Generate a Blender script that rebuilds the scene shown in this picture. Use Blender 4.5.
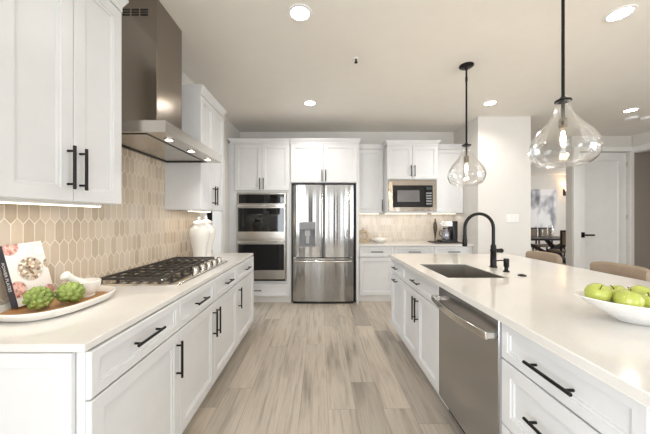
import bpy, bmesh, math, random
from mathutils import Vector, Matrix
PI = math.pi
random.seed(7)
SC = bpy.context.scene
for o in list(bpy.data.objects):
    bpy.data.objects.remove(o, do_unlink=True)
COL = SC.collection

# ---------------------------------------------------------------- camera
FPX = 272.0
cam_d = bpy.data.cameras.new('camera'); cam = bpy.data.objects.new('camera', cam_d); COL.objects.link(cam)
cam.location = (0, 0, 1.344); cam.rotation_euler = (PI/2, 0, 0)
cam_d.sensor_width = 36.0; cam_d.lens = FPX/650*36
cam_d.shift_x = 5/650; cam_d.clip_start = 0.02; cam_d.clip_end = 100
SC.camera = cam
# ---------------------------------------------------------------- view + world
vs = SC.view_settings
SC.display_settings.display_device = 'sRGB'
vs.view_transform = 'Standard'; vs.look = 'None'; vs.gamma = 1.0; vs.exposure = 0.22
vs.use_curve_mapping = False
wd = bpy.data.worlds.new('world'); SC.world = wd; wd.use_nodes = True
wn = wd.node_tree; wn.nodes.clear()
wo = wn.nodes.new('ShaderNodeOutputWorld'); wb = wn.nodes.new('ShaderNodeBackground')
wb.inputs['Color'].default_value = (0.80, 0.90, 1.0, 1); wb.inputs['Strength'].default_value = 1.0
wn.links.new(wb.outputs[0], wo.inputs[0])

def area(name, loc, rot, sx, sy, power, color=(1, 1, 1), spread=PI):
    d = bpy.data.lights.new(name, 'AREA'); d.shape = 'RECTANGLE'; d.size = sx; d.size_y = sy
    d.energy = power; d.color = color; d.spread = spread
    o = bpy.data.objects.new(name, d); COL.objects.link(o); o.location = loc; o.rotation_euler = rot
    return o
def point(name, loc, power, color, r=0.03):
    d = bpy.data.lights.new(name, 'POINT'); d.energy = power; d.color = color; d.shadow_soft_size = r
    o = bpy.data.objects.new(name, d); COL.objects.link(o); o.location = loc
    return o
DAY = (0.89, 0.945, 1.0)
# daylight through the windows of the rear wall, the right wall, and the side hall
REAR_Y = -4.6
area('daylight', (-0.55, REAR_Y-0.02, 1.35), (PI/2, 0, 0), 0.7, 2.2, 16, DAY)
area('daylight', (2.575, REAR_Y-0.02, 1.35), (PI/2, 0, 0), 1.65, 2.2, 95, DAY)
area('daylight', (5.86, -1.4, 1.5), (0, PI/2, 0), 2.0, 3.0, 92, DAY)
area('daylight', (-1.455, -2.1, 1.5), (0, -PI/2, 0), 2.0, 2.4, 150, DAY)  # added window light behind the camera, brightens the island fronts
area('daylight', (-3.02, 3.70, 1.4), (0, -PI/2, 0), 1.9, 1.4, 45, DAY)
area('daylight', (9.4, 7.6, 1.6), (0, PI/2, 0), 1.8, 2.4, 48, (1, .97, .93))
LAMP = (1.0, 0.965, 0.925)
CAN_W = 14
CANS = [(-0.15, 2.035), (-0.134, 3.64), (2.275, 3.64), (2.25, 2.04), (4.43, 3.88),
        (-0.15, 0.30), (2.25, 0.30), (4.43, 1.6), (-0.15, -1.6), (2.25, -1.6), (4.43, -1.6)]
CEIL = 2.87
for (x, y) in CANS:
    d = bpy.data.lights.new('can_light', 'SPOT'); d.energy = CAN_W*(2.7 if y > 3 else 1.1 if y > 1 else 0.35); d.color = LAMP; d.spot_size = math.radians(150); d.spot_blend = 0.8
    d.shadow_soft_size = 0.06
    o = bpy.data.objects.new('can_light', d); COL.objects.link(o); o.location = (x, y, CEIL-0.03)

# ---------------------------------------------------------------- node helpers / materials
def lin(r, g, b):
    f = lambda c: (c/255/12.92) if c/255 <= 0.04045 else ((c/255+0.055)/1.055)**2.4
    return (f(r), f(g), f(b), 1)
class NT:
    def __init__(s, name):
        s.m = bpy.data.materials.new(name); s.m.use_nodes = True
        s.t = s.m.node_tree; s.t.nodes.clear()
        s.out = s.t.nodes.new('ShaderNodeOutputMaterial')
        s.b = s.t.nodes.new('ShaderNodeBsdfPrincipled')
        s.t.links.new(s.b.outputs[0], s.out.inputs[0])
    def n(s, kind, **kw):
        nd = s.t.nodes.new('ShaderNode'+kind)
        for k, v in kw.items(): setattr(nd, k, v)
        return nd
    def put(s, sock, v):
        if isinstance(v, bpy.types.NodeSocket): s.t.links.new(v, sock)
        elif v is not None: sock.default_value = v
    def math(s, op, a, b=None, c=None):
        nd = s.n('Math', operation=op)
        s.put(nd.inputs[0], a)
        if b is not None: s.put(nd.inputs[1], b)
        if c is not None: s.put(nd.inputs[2], c)
        return nd.outputs[0]
    def co(s, which='Object'):
        return s.n('TexCoord').outputs[which]
    def sep(s, v):
        nd = s.n('SeparateXYZ'); s.put(nd.inputs[0], v); return nd.outputs
    def comb(s, x, y, z):
        nd = s.n('CombineXYZ')
        for i, v in enumerate((x, y, z)): s.put(nd.inputs[i], v)
        return nd.outputs[0]
    def mapping(s, v, scale=(1, 1, 1), loc=(0, 0, 0)):
        nd = s.n('Mapping'); s.put(nd.inputs[0], v); nd.inputs['Scale'].default_value = scale; nd.inputs['Location'].default_value = loc
        return nd.outputs[0]
    def noise(s, v, scale, detail=3, rough=0.5):
        nd = s.n('TexNoise'); s.put(nd.inputs['Vector'], v); nd.inputs['Scale'].default_value = scale
        nd.inputs['Detail'].default_value = detail; nd.inputs['Roughness'].default_value = rough
        return nd.outputs[0]
    def white(s, v):
        nd = s.n('TexWhiteNoise', noise_dimensions='3D'); s.put(nd.inputs['Vector'], v); return nd.outputs[0]
    def ramp(s, fac, stops):
        nd = s.n('ValToRGB'); s.put(nd.inputs[0], fac); r = nd.color_ramp
        while len(r.elements) < len(stops): r.elements.new(0.5)
        for e, (p, c) in zip(r.elements, stops): e.position = p; e.color = c
        return nd.outputs[0]
    def mix(s, fac, a, b, blend='MIX'):
        nd = s.n('Mix', data_type='RGBA', blend_type=blend)
        s.put(nd.inputs[0], fac); s.put(nd.inputs[6], a); s.put(nd.inputs[7], b)
        return nd.outputs[2]
    def bump(s, h, strength=0.2, dist=0.01):
        nd = s.n('Bump'); s.put(nd.inputs['Height'], h); nd.inputs['Strength'].default_value = strength; nd.inputs['Distance'].default_value = dist
        s.t.links.new(nd.outputs[0], s.b.inputs['Normal'])
    def set(s, **kw):
        for k, v in kw.items():
            s.put(s.b.inputs[k.replace('_', ' ')], v)
        return s
def simple(name, rgb, rough=0.5, metal=0.0, var=0.06, scale=6, bump=0.0, bscale=60, stretch=(1, 1, 1), **kw):
    t = NT(name); c = lin(*rgb)
    v = t.mapping(t.co(), stretch)
    nz = t.noise(v, scale)
    lo = tuple(x*(1-var) for x in c[:3])+(1,); hi = tuple(min(1, x*(1+var)) for x in c[:3])+(1,)
    t.set(Base_Color=t.ramp(nz, [(0.3, lo), (0.7, hi)]), Roughness=rough, Metallic=metal)
    if bump: t.bump(t.noise(v, bscale), bump, 0.004)
    for k, x in kw.items(): t.set(**{k: x})
    return t.m
M = {}
M['wall'] = simple('wall_paint', (220, 216, 210), 0.7, var=0.01, bump=0.03, bscale=200)
M['shadewall'] = simple('wall_paint_shaded', (158, 147, 136), 0.7, var=0.01, bump=0.03, bscale=200)  # wall beige darkened, puts the dimness of the halls into the colour
M['ceil'] = simple('ceiling_paint', (236, 231, 223), 0.85, var=0.01, bump=0.03, bscale=150)
M['trim'] = simple('trim_paint', (234, 232, 229), 0.4, var=0.02)
M['cab'] = simple('cabinet_paint', (220, 220, 220), 0.35, var=0.02)
M['toe'] = simple('toe_kick_paint', (222, 219, 214), 0.5, var=0.02)
M['inside'] = simple('cabinet_inside', (120, 116, 110), 0.7)
M['black'] = simple('matte_black_metal', (24, 22, 21), 0.38, 0.5)
M['blackplastic'] = simple('black_plastic', (22, 22, 23), 0.3)
M['iron'] = simple('cast_iron', (66, 62, 58), 0.5, 0.3, bump=0.1, bscale=150)
M['blackglass'] = simple('black_glass', (12, 12, 14), 0.04)
M['chrome'] = simple('chrome', (225, 222, 216), 0.12, 1.0, var=0.02)
M['white_ceramic'] = simple('white_ceramic', (238, 234, 226), 0.22, var=0.02)
M['white_texture'] = simple('textured_white_ceramic', (236, 234, 230), 0.35, var=0.02, bump=1.0, bscale=48)
M['marble'] = simple('white_marble', (236, 231, 224), 0.3, var=0.05, scale=14)
M['green'] = None
M['tan'] = simple('tan_fabric', (150, 133, 115), 0.85, bump=0.25, bscale=300, var=0.1)
M['darkwood'] = simple('dark_wood', (52, 40, 33), 0.4, var=0.25, stretch=(1, 8, 8))
M['tanwood'] = simple('tan_wood', (178, 132, 84), 0.5, var=0.25, stretch=(2, 12, 12))
M['lightgrey'] = simple('light_grey_plastic', (178, 178, 180), 0.35)
M['beige'] = simple('gilded_beige_ceramic', (196, 178, 150), 0.3, 0.3)
M['navy'] = simple('dark_navy_cover', (52, 52, 62), 0.5)
M['paper'] = simple('paper', (232, 226, 214), 0.8, stretch=(1, 1, 60))
M['whitetext'] = simple('white_print', (225, 222, 216), 0.6)
M['brass'] = simple('brass', (172, 146, 102), 0.3, 1.0)
M['stem'] = simple('stem_brown', (92, 72, 42), 0.7)

def stainless(name, rgb, rough, bump=0.0, sx=5.0, sz=0.25, grain=True):
    t = NT(name)
    co = t.co()
    c = lin(*rgb)
    g = t.noise(t.mapping(co, (1, 1, 220)), 3, 2)
    t.set(Base_Color=t.ramp(g, [(0.3, tuple(x*0.94 for x in c[:3])+(1,)), (0.7, c)]), Metallic=1.0, Roughness=rough)
    if bump:
        h = t.noise(t.mapping(co, (sx, sx, sz)), 1.0, 1.5)
        t.bump(h, bump, 0.05)
    return t.m
M['steel'] = stainless('stainless_steel', (196, 191, 184), 0.24)
M['fridge_steel'] = stainless('wavy_stainless_steel', (172, 171, 170), 0.12, 0.75, 4.2, 0.05)
M['dw_steel'] = stainless('dark_stainless_steel', (182, 182, 184), 0.24)
M['hood_steel'] = stainless('hood_stainless_steel', (156, 148, 139), 0.2, 0.06, 3, 1)
M['sink_steel'] = stainless('sink_stainless_steel', (185, 180, 173), 0.33)

def emis(name, rgb, strength):
    t = NT(name); c = lin(*rgb)
    t.set(Base_Color=c, Emission_Color=c, Emission_Strength=strength, Roughness=0.5)
    return t.m
M['lamp'] = emis('lamp_lens', (255, 242, 224), 22)
M['led'] = emis('led_strip', (255, 240, 215), 4)
M['bulb'] = emis('bulb_filament', (255, 226, 180), 70)
M['hoodlamp'] = emis('hood_lamp_lens', (255, 240, 216), 5)

def glassy(name, tint=(0.97, 0.97, 0.96), ior=0.18, bump=0.0, rough=0.02, base=0.02):
    t = NT(name)
    tr = t.n('BsdfTransparent'); tr.inputs[0].default_value = tint+(1,)
    gl = t.n('BsdfGlossy'); gl.inputs['Roughness'].default_value = rough; gl.inputs[0].default_value = (1, 1, 1, 1)
    lw = t.n('LayerWeight'); lw.inputs['Blend'].default_value = ior
    mx = t.n('MixShader')
    fac = t.math('MULTIPLY_ADD', t.math('POWER', lw.outputs['Facing'], 1.6), 0.85, base)
    t.put(mx.inputs[0], fac); t.put(mx.inputs[1], tr.outputs[0]); t.put(mx.inputs[2], gl.outputs[0])
    if bump:
        b = t.n('Bump'); b.inputs['Strength'].default_value = bump; b.inputs['Distance'].default_value = 0.01
        t.put(b.inputs['Height'], t.noise(t.co(), 28, 2)); t.t.links.new(b.outputs[0], gl.inputs['Normal'])
    t.t.links.new(mx.outputs[0], t.out.inputs[0])
    t.t.nodes.remove(t.b)
    return t.m
M['glass'] = glassy('clear_seeded_glass', tint=(0.995, 0.995, 0.99), bump=0.3, ior=0.40, base=0.025)
M['thinglass'] = glassy('thin_clear_glass', ior=0.25)
M['bulbglass'] = glassy('bulb_glass', ior=0.2)

def tile_mat(name, u_axis, lift=0):
    t = NT(name)
    x, y, z = t.sep(t.co())
    u = (x, y)[u_axis]; v = t.math('SUBTRACT', z, 0.914)
    W, H, TP = 0.0525, 0.147, 0.030
    P = H-TP; k = TP/(W/2); c = H/2
    def lattice(du, dv):
        uu = t.math('ADD', u, 10*W+du); vv = t.math('ADD', v, 20*P+dv)
        fu = t.math('DIVIDE', uu, W); fv = t.math('DIVIDE', vv, 2*P)
        iu = t.math('FLOOR', fu); iv = t.math('FLOOR', fv)
        lu = t.math('MULTIPLY', t.math('SUBTRACT', t.math('SUBTRACT', fu, iu), 0.5), W)
        lv = t.math('MULTIPLY', t.math('SUBTRACT', t.math('SUBTRACT', fv, iv), 0.5), 2*P)
        au = t.math('ABSOLUTE', lu)
        m = t.math('ADD', t.math('ABSOLUTE', lv), t.math('MULTIPLY', au, k))
        d1 = t.math('SUBTRACT', W/2, au)
        d2 = t.math('DIVIDE', t.math('SUBTRACT', c, m), math.sqrt(1+k*k))
        return t.math('MINIMUM', d1, d2), iu, iv
    da, ia, ja = lattice(0, 0)
    db, ib, jb = lattice(W/2, P)
    d = t.math('MAXIMUM', da, db)
    isb = t.math('GREATER_THAN', db, da)
    nx = t.math('MULTIPLY_ADD', isb, 0.37, ia); nx = t.math('ADD', nx, t.math('MULTIPLY', isb, t.math('SUBTRACT', ib, ia)))
    ny = t.math('ADD', ja, t.math('MULTIPLY', isb, t.math('SUBTRACT', jb, ja)))
    rnd = t.white(t.comb(nx, ny, isb))
    mott = t.noise(t.mapping(t.co(), (1, 1, 0.5)), 40, 3)
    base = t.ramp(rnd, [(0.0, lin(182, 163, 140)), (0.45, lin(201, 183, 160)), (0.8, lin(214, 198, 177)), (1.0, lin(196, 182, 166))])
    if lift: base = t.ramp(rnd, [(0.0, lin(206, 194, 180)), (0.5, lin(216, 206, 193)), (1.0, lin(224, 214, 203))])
    base = t.mix(t.math('MULTIPLY', mott, 0.25), base, lin(232, 220, 203))
    msk = t.ramp(d, [(0.0, (0, 0, 0, 1)), (1.0, (1, 1, 1, 1))])
    mr = t.n('MapRange'); mr.interpolation_type = 'SMOOTHSTEP'
    t.put(mr.inputs[0], d); mr.inputs[1].default_value = 0.0010; mr.inputs[2].default_value = 0.0026
    msk = mr.outputs[0]
    t.set(Base_Color=t.mix(msk, lin(233, 224, 209), base), Roughness=t.math('MULTIPLY_ADD', msk, -0.45, 0.7))
    t.bump(t.math('ADD', msk, t.math('MULTIPLY', mott, 0.25)), 0.35, 0.003)
    return t.m
M['tile_side'] = tile_mat('picket_tile_side', 1)
M['tile_back'] = tile_mat('picket_tile_back', 0, 1)

def plank_mat():
    t = NT('plank_floor'); x, y, z = t.sep(t.co())
    W, L = 0.195, 1.45
    fx = t.math('DIVIDE', t.math('ADD', x, 20.03), W); ix = t.math('FLOOR', fx)
    off = t.math('MULTIPLY', t.white(t.comb(ix, 3.3, 1.1)), L)
    fy = t.math('DIVIDE', t.math('ADD', t.math('ADD', y, 30.0), off), L); iy = t.math('FLOOR', fy)
    rnd = t.white(t.comb(ix, iy, 5.5)); rnd2 = t.white(t.comb(iy, ix, 9.5))
    shift = t.comb(t.math('MULTIPLY', rnd, 7.0), t.math('MULTIPLY', rnd2, 9.0), 0.0)
    vm = t.n('VectorMath', operation='ADD'); t.put(vm.inputs[0], t.co()); t.put(vm.inputs[1], shift)
    p = vm.outputs[0]
    g1 = t.noise(t.mapping(p, (28, 1.6, 1)), 1.0, 5, 0.62)
    g2 = t.noise(t.mapping(p, (5, 0.9, 1)), 1.0, 3, 0.55)
    g3 = t.noise(t.mapping(p, (110, 4, 1)), 1.0, 3, 0.6)
    base = t.ramp(rnd, [(0.0, lin(182, 174, 164)), (0.3, lin(205, 196, 183)), (0.6, lin(218, 208, 193)), (0.8, lin(190, 182, 172)), (1.0, lin(211, 202, 189))])
    dark = t.ramp(g1, [(0.30, lin(140, 133, 126)), (0.48, lin(232, 228, 222)), (0.8, (1, 1, 1, 1))])
    col = t.mix(0.50, base, dark, 'MULTIPLY')
    cl = t.ramp(g2, [(0.28, lin(128, 122, 115)), (0.48, lin(240, 236, 231)), (0.8, (1, 1, 1, 1))])
    col = t.mix(0.6, col, cl, 'MULTIPLY')
    col = t.mix(0.18, col, t.ramp(g3, [(0.3, lin(120, 110, 100)), (0.6, (1, 1, 1, 1))]), 'MULTIPLY')
    kn = t.n('TexVoronoi'); t.put(kn.inputs['Vector'], t.mapping(p, (5.5, 1.5, 1))); kn.inputs['Scale'].default_value = 1.0
    kf = t.ramp(kn.outputs['Distance'], [(0.0, (1, 1, 1, 1)), (0.13, (0, 0, 0, 1))])
    col = t.mix(t.math('MULTIPLY', kf, t.math('MULTIPLY', rnd2, 0.6)), col, lin(104, 92, 80))
    ex = t.math('MULTIPLY', t.math('MINIMUM', t.math('FRACT', fx), t.math('SUBTRACT', 1.0, t.math('FRACT', fx))), W)
    ey = t.math('MULTIPLY', t.math('MINIMUM', t.math('FRACT', fy), t.math('SUBTRACT', 1.0, t.math('FRACT', fy))), L)
    e = t.math('MINIMUM', ex, ey)
    gap = t.math('LESS_THAN', e, 0.0012)
    col = t.mix(t.math('MULTIPLY', gap, 0.55), col, lin(92, 82, 74))
    t.set(Base_Color=col, Roughness=0.42)
    t.bump(t.math('SUBTRACT', t.math('MULTIPLY', g1, 0.4), gap), 0.12, 0.003)
    return t.m
M['floor'] = plank_mat()
def quartz_mat():
    t = NT('cream_quartz')
    n1 = t.noise(t.co(), 3.0, 4); n2 = t.noise(t.co(), 180, 2)
    c = t.ramp(n1, [(0.3, lin(223, 219, 213)), (0.7, lin(228, 225, 220))])
    c = t.mix(0.08, c, t.ramp(n2, [(0.35, lin(190, 178, 160)), (0.6, (1, 1, 1, 1))]), 'MULTIPLY')
    t.set(Base_Color=c, Roughness=0.11, Specular_IOR_Level=0.5)
    return t.m
M['quartz'] = quartz_mat()

# ---------------------------------------------------------------- mesh helpers
def B(): return bmesh.new()
def box(bm, x0, x1, y0, y1, z0, z1):
    vs = [bm.verts.new((x, y, z)) for z in (z0, z1) for y in (y0, y1) for x in (x0, x1)]
    for f in ((0, 2, 3, 1), (4, 5, 7, 6), (0, 1, 5, 4), (2, 6, 7, 3), (0, 4, 6, 2), (1, 3, 7, 5)):
        bm.faces.new([vs[i] for i in f])
    return bm
def frustum(bm, a, z0, b, z1):
    v = [bm.verts.new((a[i], a[j], z0)) for i, j in ((0, 2), (1, 2), (1, 3), (0, 3))] + [bm.verts.new((b[i], b[j], z1)) for i, j in ((0, 2), (1, 2), (1, 3), (0, 3))]
    bm.faces.new(v[3::-1]); bm.faces.new(v[4:])
    for i in range(4):
        j = (i+1) % 4; bm.faces.new((v[i], v[j], v[4+j], v[4+i]))
    return bm
def lathe(bm, prof, c=(0, 0, 0), seg=32, axis='z', sx=1.0, sy=1.0):
    rings = []
    for (r, h) in prof:
        if r < 1e-6:
            p = {'z': (0, 0, h), 'y': (0, h, 0), 'x': (h, 0, 0)}[axis]
            rings.append([bm.verts.new((p[0]+c[0], p[1]+c[1], p[2]+c[2]))]); continue
        ring = []
        for i in range(seg):
            a = 2*PI*i/seg; u, v = r*math.cos(a)*sx, r*math.sin(a)*sy
            p = {'z': (u, v, h), 'y': (v, h, u), 'x': (h, u, v)}[axis]
            ring.append(bm.verts.new((p[0]+c[0], p[1]+c[1], p[2]+c[2])))
        rings.append(ring)
    for A, Bq in zip(rings[:-1], rings[1:]):
        if len(A) == 1 and len(Bq) == 1: continue
        for i in range(seg):
            j = (i+1) % seg
            if len(A) == 1: bm.faces.new((A[0], Bq[j], Bq[i]))
            elif len(Bq) == 1: bm.faces.new((A[i], A[j], Bq[0]))
            else: bm.faces.new((A[i], A[j], Bq[j], Bq[i]))
    return bm
def cyl(bm, r, h0, h1, c=(0, 0, 0), axis='z', seg=24, bev=0.0):
    if bev: prof = [(0, h0), (r-bev, h0), (r, h0+bev), (r, h1-bev), (r-bev, h1), (0, h1)]
    else: prof = [(0, h0), (r, h0), (r, h1), (0, h1)]
    return lathe(bm, prof, c, seg, axis)
def ellipsoid(bm, c, rx, ry, rz, seg=20, rings=12):
    base = len(bm.verts)
    bm2 = lathe(bm, [(0 if i in (0, rings) else math.sin(PI*i/rings), -math.cos(PI*i/rings)) for i in range(rings+1)], (0, 0, 0), seg)
    bm.verts.ensure_lookup_table()
    for v in bm.verts[base:]:
        v.co = Vector((c[0]+v.co.x*rx, c[1]+v.co.y*ry, c[2]+v.co.z*rz))
    return bm
def tube(bm, pts, r, seg=12, cap=True):
    pts = [Vector(p) for p in pts]; n = len(pts)
    rs = r if isinstance(r, (list, tuple)) else [r]*n
    T = []
    for i in range(n):
        a = pts[max(0, i-1)]; b = pts[min(n-1, i+1)]; T.append((b-a).normalized())
    up = Vector((0, 0, 1)) if abs(T[0].z) < 0.9 else Vector((1, 0, 0))
    nx = T[0].cross(up).normalized(); rings = []
    for i in range(n):
        nx = (nx - T[i]*nx.dot(T[i])).normalized(); ny = T[i].cross(nx)
        rings.append([bm.verts.new(pts[i]+(nx*math.cos(2*PI*k/seg)+ny*math.sin(2*PI*k/seg))*rs[i]) for k in range(seg)])
    for A, Bq in zip(rings[:-1], rings[1:]):
        for k in range(seg):
            j = (k+1) % seg; bm.faces.new((A[k], A[j], Bq[j], Bq[k]))
    if cap:
        bm.faces.new(rings[0][::-1]); bm.faces.new(rings[-1])
    return bm
def bar(bm, p, q, w, h):
    """rectangular bar from p to q, w across, h tall"""
    p = Vector(p); q = Vector(q); d = (q-p).normalized()
    up = Vector((0, 0, 1)) if abs(d.z) < 0.95 else Vector((0, 1, 0))
    s = d.cross(up).normalized(); u = s.cross(d)
    v = [bm.verts.new(e+s*a*w/2+u*b*h/2) for e in (p, q) for a, b in ((-1, -1), (1, -1), (1, 1), (-1, 1))]
    bm.faces.new(v[0:4]); bm.faces.new(v[7:3:-1])
    for i in range(4):
        j = (i+1) % 4; bm.faces.new((v[i], v[4+i], v[4+j], v[j]))
    return bm
def panel(bm, x0, x1, z0, z1, y0, t, rings):
    """slab whose -y face follows nested (inset, depth) rings"""
    loops = [[(x0, y0+t, z0), (x1, y0+t, z0), (x1, y0+t, z1), (x0, y0+t, z1)]]
    for ins, dep in rings:
        loops.append([(x0+ins, y0+dep, z0+ins), (x1-ins, y0+dep, z0+ins), (x1-ins, y0+dep, z1-ins), (x0+ins, y0+dep, z1-ins)])
    L = [[bm.verts.new(p) for p in l] for l in loops]
    bm.faces.new(L[0][::-1])
    for a, b in zip(L[:-1], L[1:]):
        for i in range(4):
            j = (i+1) % 4; bm.faces.new((a[i], a[j], b[j], b[i]))
    bm.faces.new(L[-1])
    return bm
def slab_hole(bm, o, h, z0, z1):
    def ring(r, z): return [bm.verts.new(p+(z,)) for p in ((r[0], r[2]), (r[1], r[2]), (r[1], r[3]), (r[0], r[3]))]
    ot, ob, it, ib = ring(o, z1), ring(o, z0), ring(h, z1), ring(h, z0)
    for i in range(4):
        j = (i+1) % 4
        bm.faces.new((ot[i], ot[j], it[j], it[i])); bm.faces.new((ob[j], ob[i], ib[i], ib[j]))
        bm.faces.new((ob[i], ob[j], ot[j], ot[i])); bm.faces.new((ib[j], ib[i], it[i], it[j]))
    return bm
def obj(name, bm, m, parent=None, bevel=0.0, seg=2, smooth=True, sharp=38, loc=None):
    bmesh.ops.recalc_face_normals(bm, faces=bm.faces[:])
    me = bpy.data.meshes.new(name); bm.to_mesh(me); bm.free()
    if isinstance(m, str): m = M[m]
    me.materials.append(m)
    if smooth:
        me.shade_smooth(); me.set_sharp_from_angle(angle=math.radians(sharp))
    o = bpy.data.objects.new(name, me); COL.objects.link(o)
    if parent: o.parent = parent
    if loc: o.location = loc
    if bevel:
        b = o.modifiers.new('bevel', 'BEVEL'); b.width = bevel; b.segments = seg; b.limit_method = 'ANGLE'; b.angle_limit = math.radians(40)
    return o
def tag(o, label, cat, group=None):
    o['label'] = label; o['category'] = cat
    if group: o['group'] = group
    return o
def thing(name, label, cat, loc=(0, 0, 0), rotz=0.0, group=None):
    o = bpy.data.objects.new(name, None); COL.objects.link(o); o.empty_display_size = 0.05
    o.location = loc; o.rotation_euler = (0, 0, rotz)
    return tag(o, label, cat, group)
def struct(name, bm, m, parent=None, bevel=0.0):
    o = obj(name, bm, m, parent, bevel)
    if parent is None: o['kind'] = 'structure'
    return o
def dup(root, loc, rotz=None, label=None, group=None):
    r = root.copy(); COL.objects.link(r); r.location = loc
    if rotz is not None: r.rotation_euler = (0, 0, rotz) if not isinstance(rotz, tuple) else rotz
    if label: r['label'] = label
    if group: r['group'] = group
    for ch in list(root.children):
        c = ch.copy(); COL.objects.link(c); c.parent = r
        for g in list(ch.children):
            d = g.copy(); COL.objects.link(d); d.parent = c
    return r

# ================================================================ SETTING
XL, XR, YB = -1.44, 2.40, 4.88          # left wall, right return, back wall
DWY, RWX = 5.12, 5.87                   # pantry-door wall, far right wall
DINY = 9.8
struct('floor', box(B(), -3.2, 9.8, REAR_Y-0.1, DINY+0.1, -0.10, 0.0), 'floor')
struct('ceiling', box(B(), -3.2, 9.8, REAR_Y-0.1, DINY+0.1, CEIL, CEIL+0.10), 'ceil')
# left wall with a doorway between the counter end and the oven cabinet
DY0, DY1, DZ = 3.42, 3.98, 2.10
b = B(); T = 0.13
box(b, XL-T, XL, REAR_Y-0.1, -3.3, 0, CEIL); box(b, XL-T, XL, -0.9, DY0, 0, CEIL); box(b, XL-T, XL, -3.3, -0.9, 0, 0.45); box(b, XL-T, XL, -3.3, -0.9, 2.55, CEIL); box(b, XL-T, XL, DY1, YB+T, 0, CEIL); box(b, XL-T, XL, DY0, DY1, DZ, CEIL)  # gap behind the camera made for the added window light
struct('wall_left', b, 'wall')
struct('wall_back', box(B(), XL, XR, YB, YB+T, 0, CEIL), 'wall')
struct('wall_return', box(B(), XR, 3.20, 4.13, DINY, 0, CEIL), 'wall')
b = B()
box(b, 4.745, 4.87, DWY, DWY+T, 0, CEIL); box(b, 5.825, RWX, DWY, DWY+T, 0, CEIL); box(b, 4.87, 5.825, DWY, DWY+T, 2.58, CEIL)
struct('wall_pantry', b, 'wall')
# right wall: cased opening near the pantry door, window behind the camera
OY0, OY1, OZ = 3.6, 5.115, 2.56
b = B()
box(b, RWX, RWX+T, 0.2, OY0, 0, CEIL); box(b, RWX, RWX+T, OY0, OY1, OZ, CEIL)
box(b, RWX, RWX+T, -3.0, 0.2, 0, 0.45); box(b, RWX, RWX+T, -3.0, 0.2, 2.55, CEIL); box(b, RWX, RWX+T, REAR_Y-0.1, -3.0, 0, CEIL)
struct('wall_right', b, 'wall')
b = B()
box(b, RWX+1.5, RWX+1.6, 2.6, DWY+T, 0, CEIL); box(b, RWX+T, RWX+1.5, 2.6, 2.7, 0, CEIL); box(b, RWX+0.016, RWX+1.5, DWY+0.02, DWY+T, 0, CEIL)
struct('wall_hall', b, 'shadewall')
struct('wall_dining', box(B(), 3.20, 9.7, DINY, DINY+0.1, 0, CEIL), 'wall')
b = B(); box(b, 9.6, 9.7, 6.4, 6.5, 0, CEIL); box(b, 9.6, 9.7, 8.8, DINY, 0, CEIL); box(b, 9.6, 9.7, 6.5, 8.8, 0, .7); box(b, 9.6, 9.7, 6.5, 8.8, 2.5, CEIL)
box(b, 4.63, 9.7, 6.41, 6.5, 0, CEIL) if False else None
struct('wall_far', b, 'wall')
# rear wall with three windows
b = B(); xs = [-1.6, -0.90, -0.20, 1.75, 3.40, 6.0]
for i in range(0, 6, 2): box(b, xs[i], xs[i+1], REAR_Y-0.1, REAR_Y, 0, CEIL)
for i in range(1, 5, 2):
    box(b, xs[i], xs[i+1], REAR_Y-0.1, REAR_Y, 0, 0.25); box(b, xs[i], xs[i+1], REAR_Y-0.1, REAR_Y, 2.45, CEIL)
struct('wall_rear', b, 'wall')
# side room beyond the left doorway
b = B(); box(b, -3.1, -3.0, 2.2, 3.0, 0, CEIL); box(b, -3.1, -3.0, 4.4, 5.2, 0, CEIL); box(b, -3.1, -3.0, 3.0, 4.4, 0, .45); box(b, -3.1, -3.0, 3.0, 4.4, 2.35, CEIL); box(b, -3.0, XL-T, 2.2, 2.3, 0, CEIL); box(b, -3.0, XL-T, 5.1, 5.2, 0, CEIL)
struct('wall_side', b, 'shadewall')
gd = bpy.data.objects.new('window_3', None); COL.objects.link(gd); gd.location = (-2.55, 5.1, 0); gd['kind'] = 'structure'  # dark glass door added to darken the view through the doorway
b = B(); box(b, 0, .09, -.05, -.001, 0, 2.2); box(b, .86, .95, -.05, -.001, 0, 2.2); box(b, .09, .86, -.05, -.001, 0, .12); box(b, .09, .86, -.05, -.001, 2.1, 2.2)
obj('frame', b, 'trim', gd); obj('pane', box(B(), .09, .86, -.03, -.02, .12, 2.1), 'blackglass', gd)
# trims
def casing_y(name, x, y0, y1, z1, side, w=0.09, t=0.02):
    """door casing round an opening in a wall of constant x; side = +1 towards +x"""
    b = B(); xa, xb = (x, x+side*t) if side > 0 else (x+side*t, x)
    box(b, xa, xb, y0-w, y0, 0, z1+w); box(b, xa, xb, y1, y1+w, 0, z1+w); box(b, xa, xb, y0, y1, z1, z1+w)
    return b
b = casing_y('', XL, DY0, DY1, DZ, 1)
box(b, XL-T, XL, DY0, DY0+0.015, 0, DZ); box(b, XL-T, XL, DY1-0.015, DY1, 0, DZ); box(b, XL-T, XL, DY0+0.015, DY1-0.015, DZ-0.015, DZ)
struct('trim_1', b, 'trim', bevel=0.003)
b = B(); box(b, RWX-0.02, RWX, OY0-0.1, OY0, 0, OZ+0.1); box(b, RWX-0.02, RWX, OY0, DWY-0.001, OZ, OZ+0.1)
box(b, RWX, RWX+T, OY0, OY0+0.015, 0, OZ); box(b, RWX, RWX+T, OY0+0.015, OY1-0.005, OZ-0.015, OZ)
struct('trim_2', b, 'trim', bevel=0.003)
# tile
TT = 0.008
b = B(); box(b, XL, XL+TT, 0.90, 3.24, 0.915, 1.408); box(b, XL, XL+TT, 1.512, 2.512, 1.408, 1.86)
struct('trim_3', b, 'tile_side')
struct('trim_4', box(B(), 0.615, XR, YB-TT, YB, 0.915, 1.408), 'tile_back')
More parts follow.
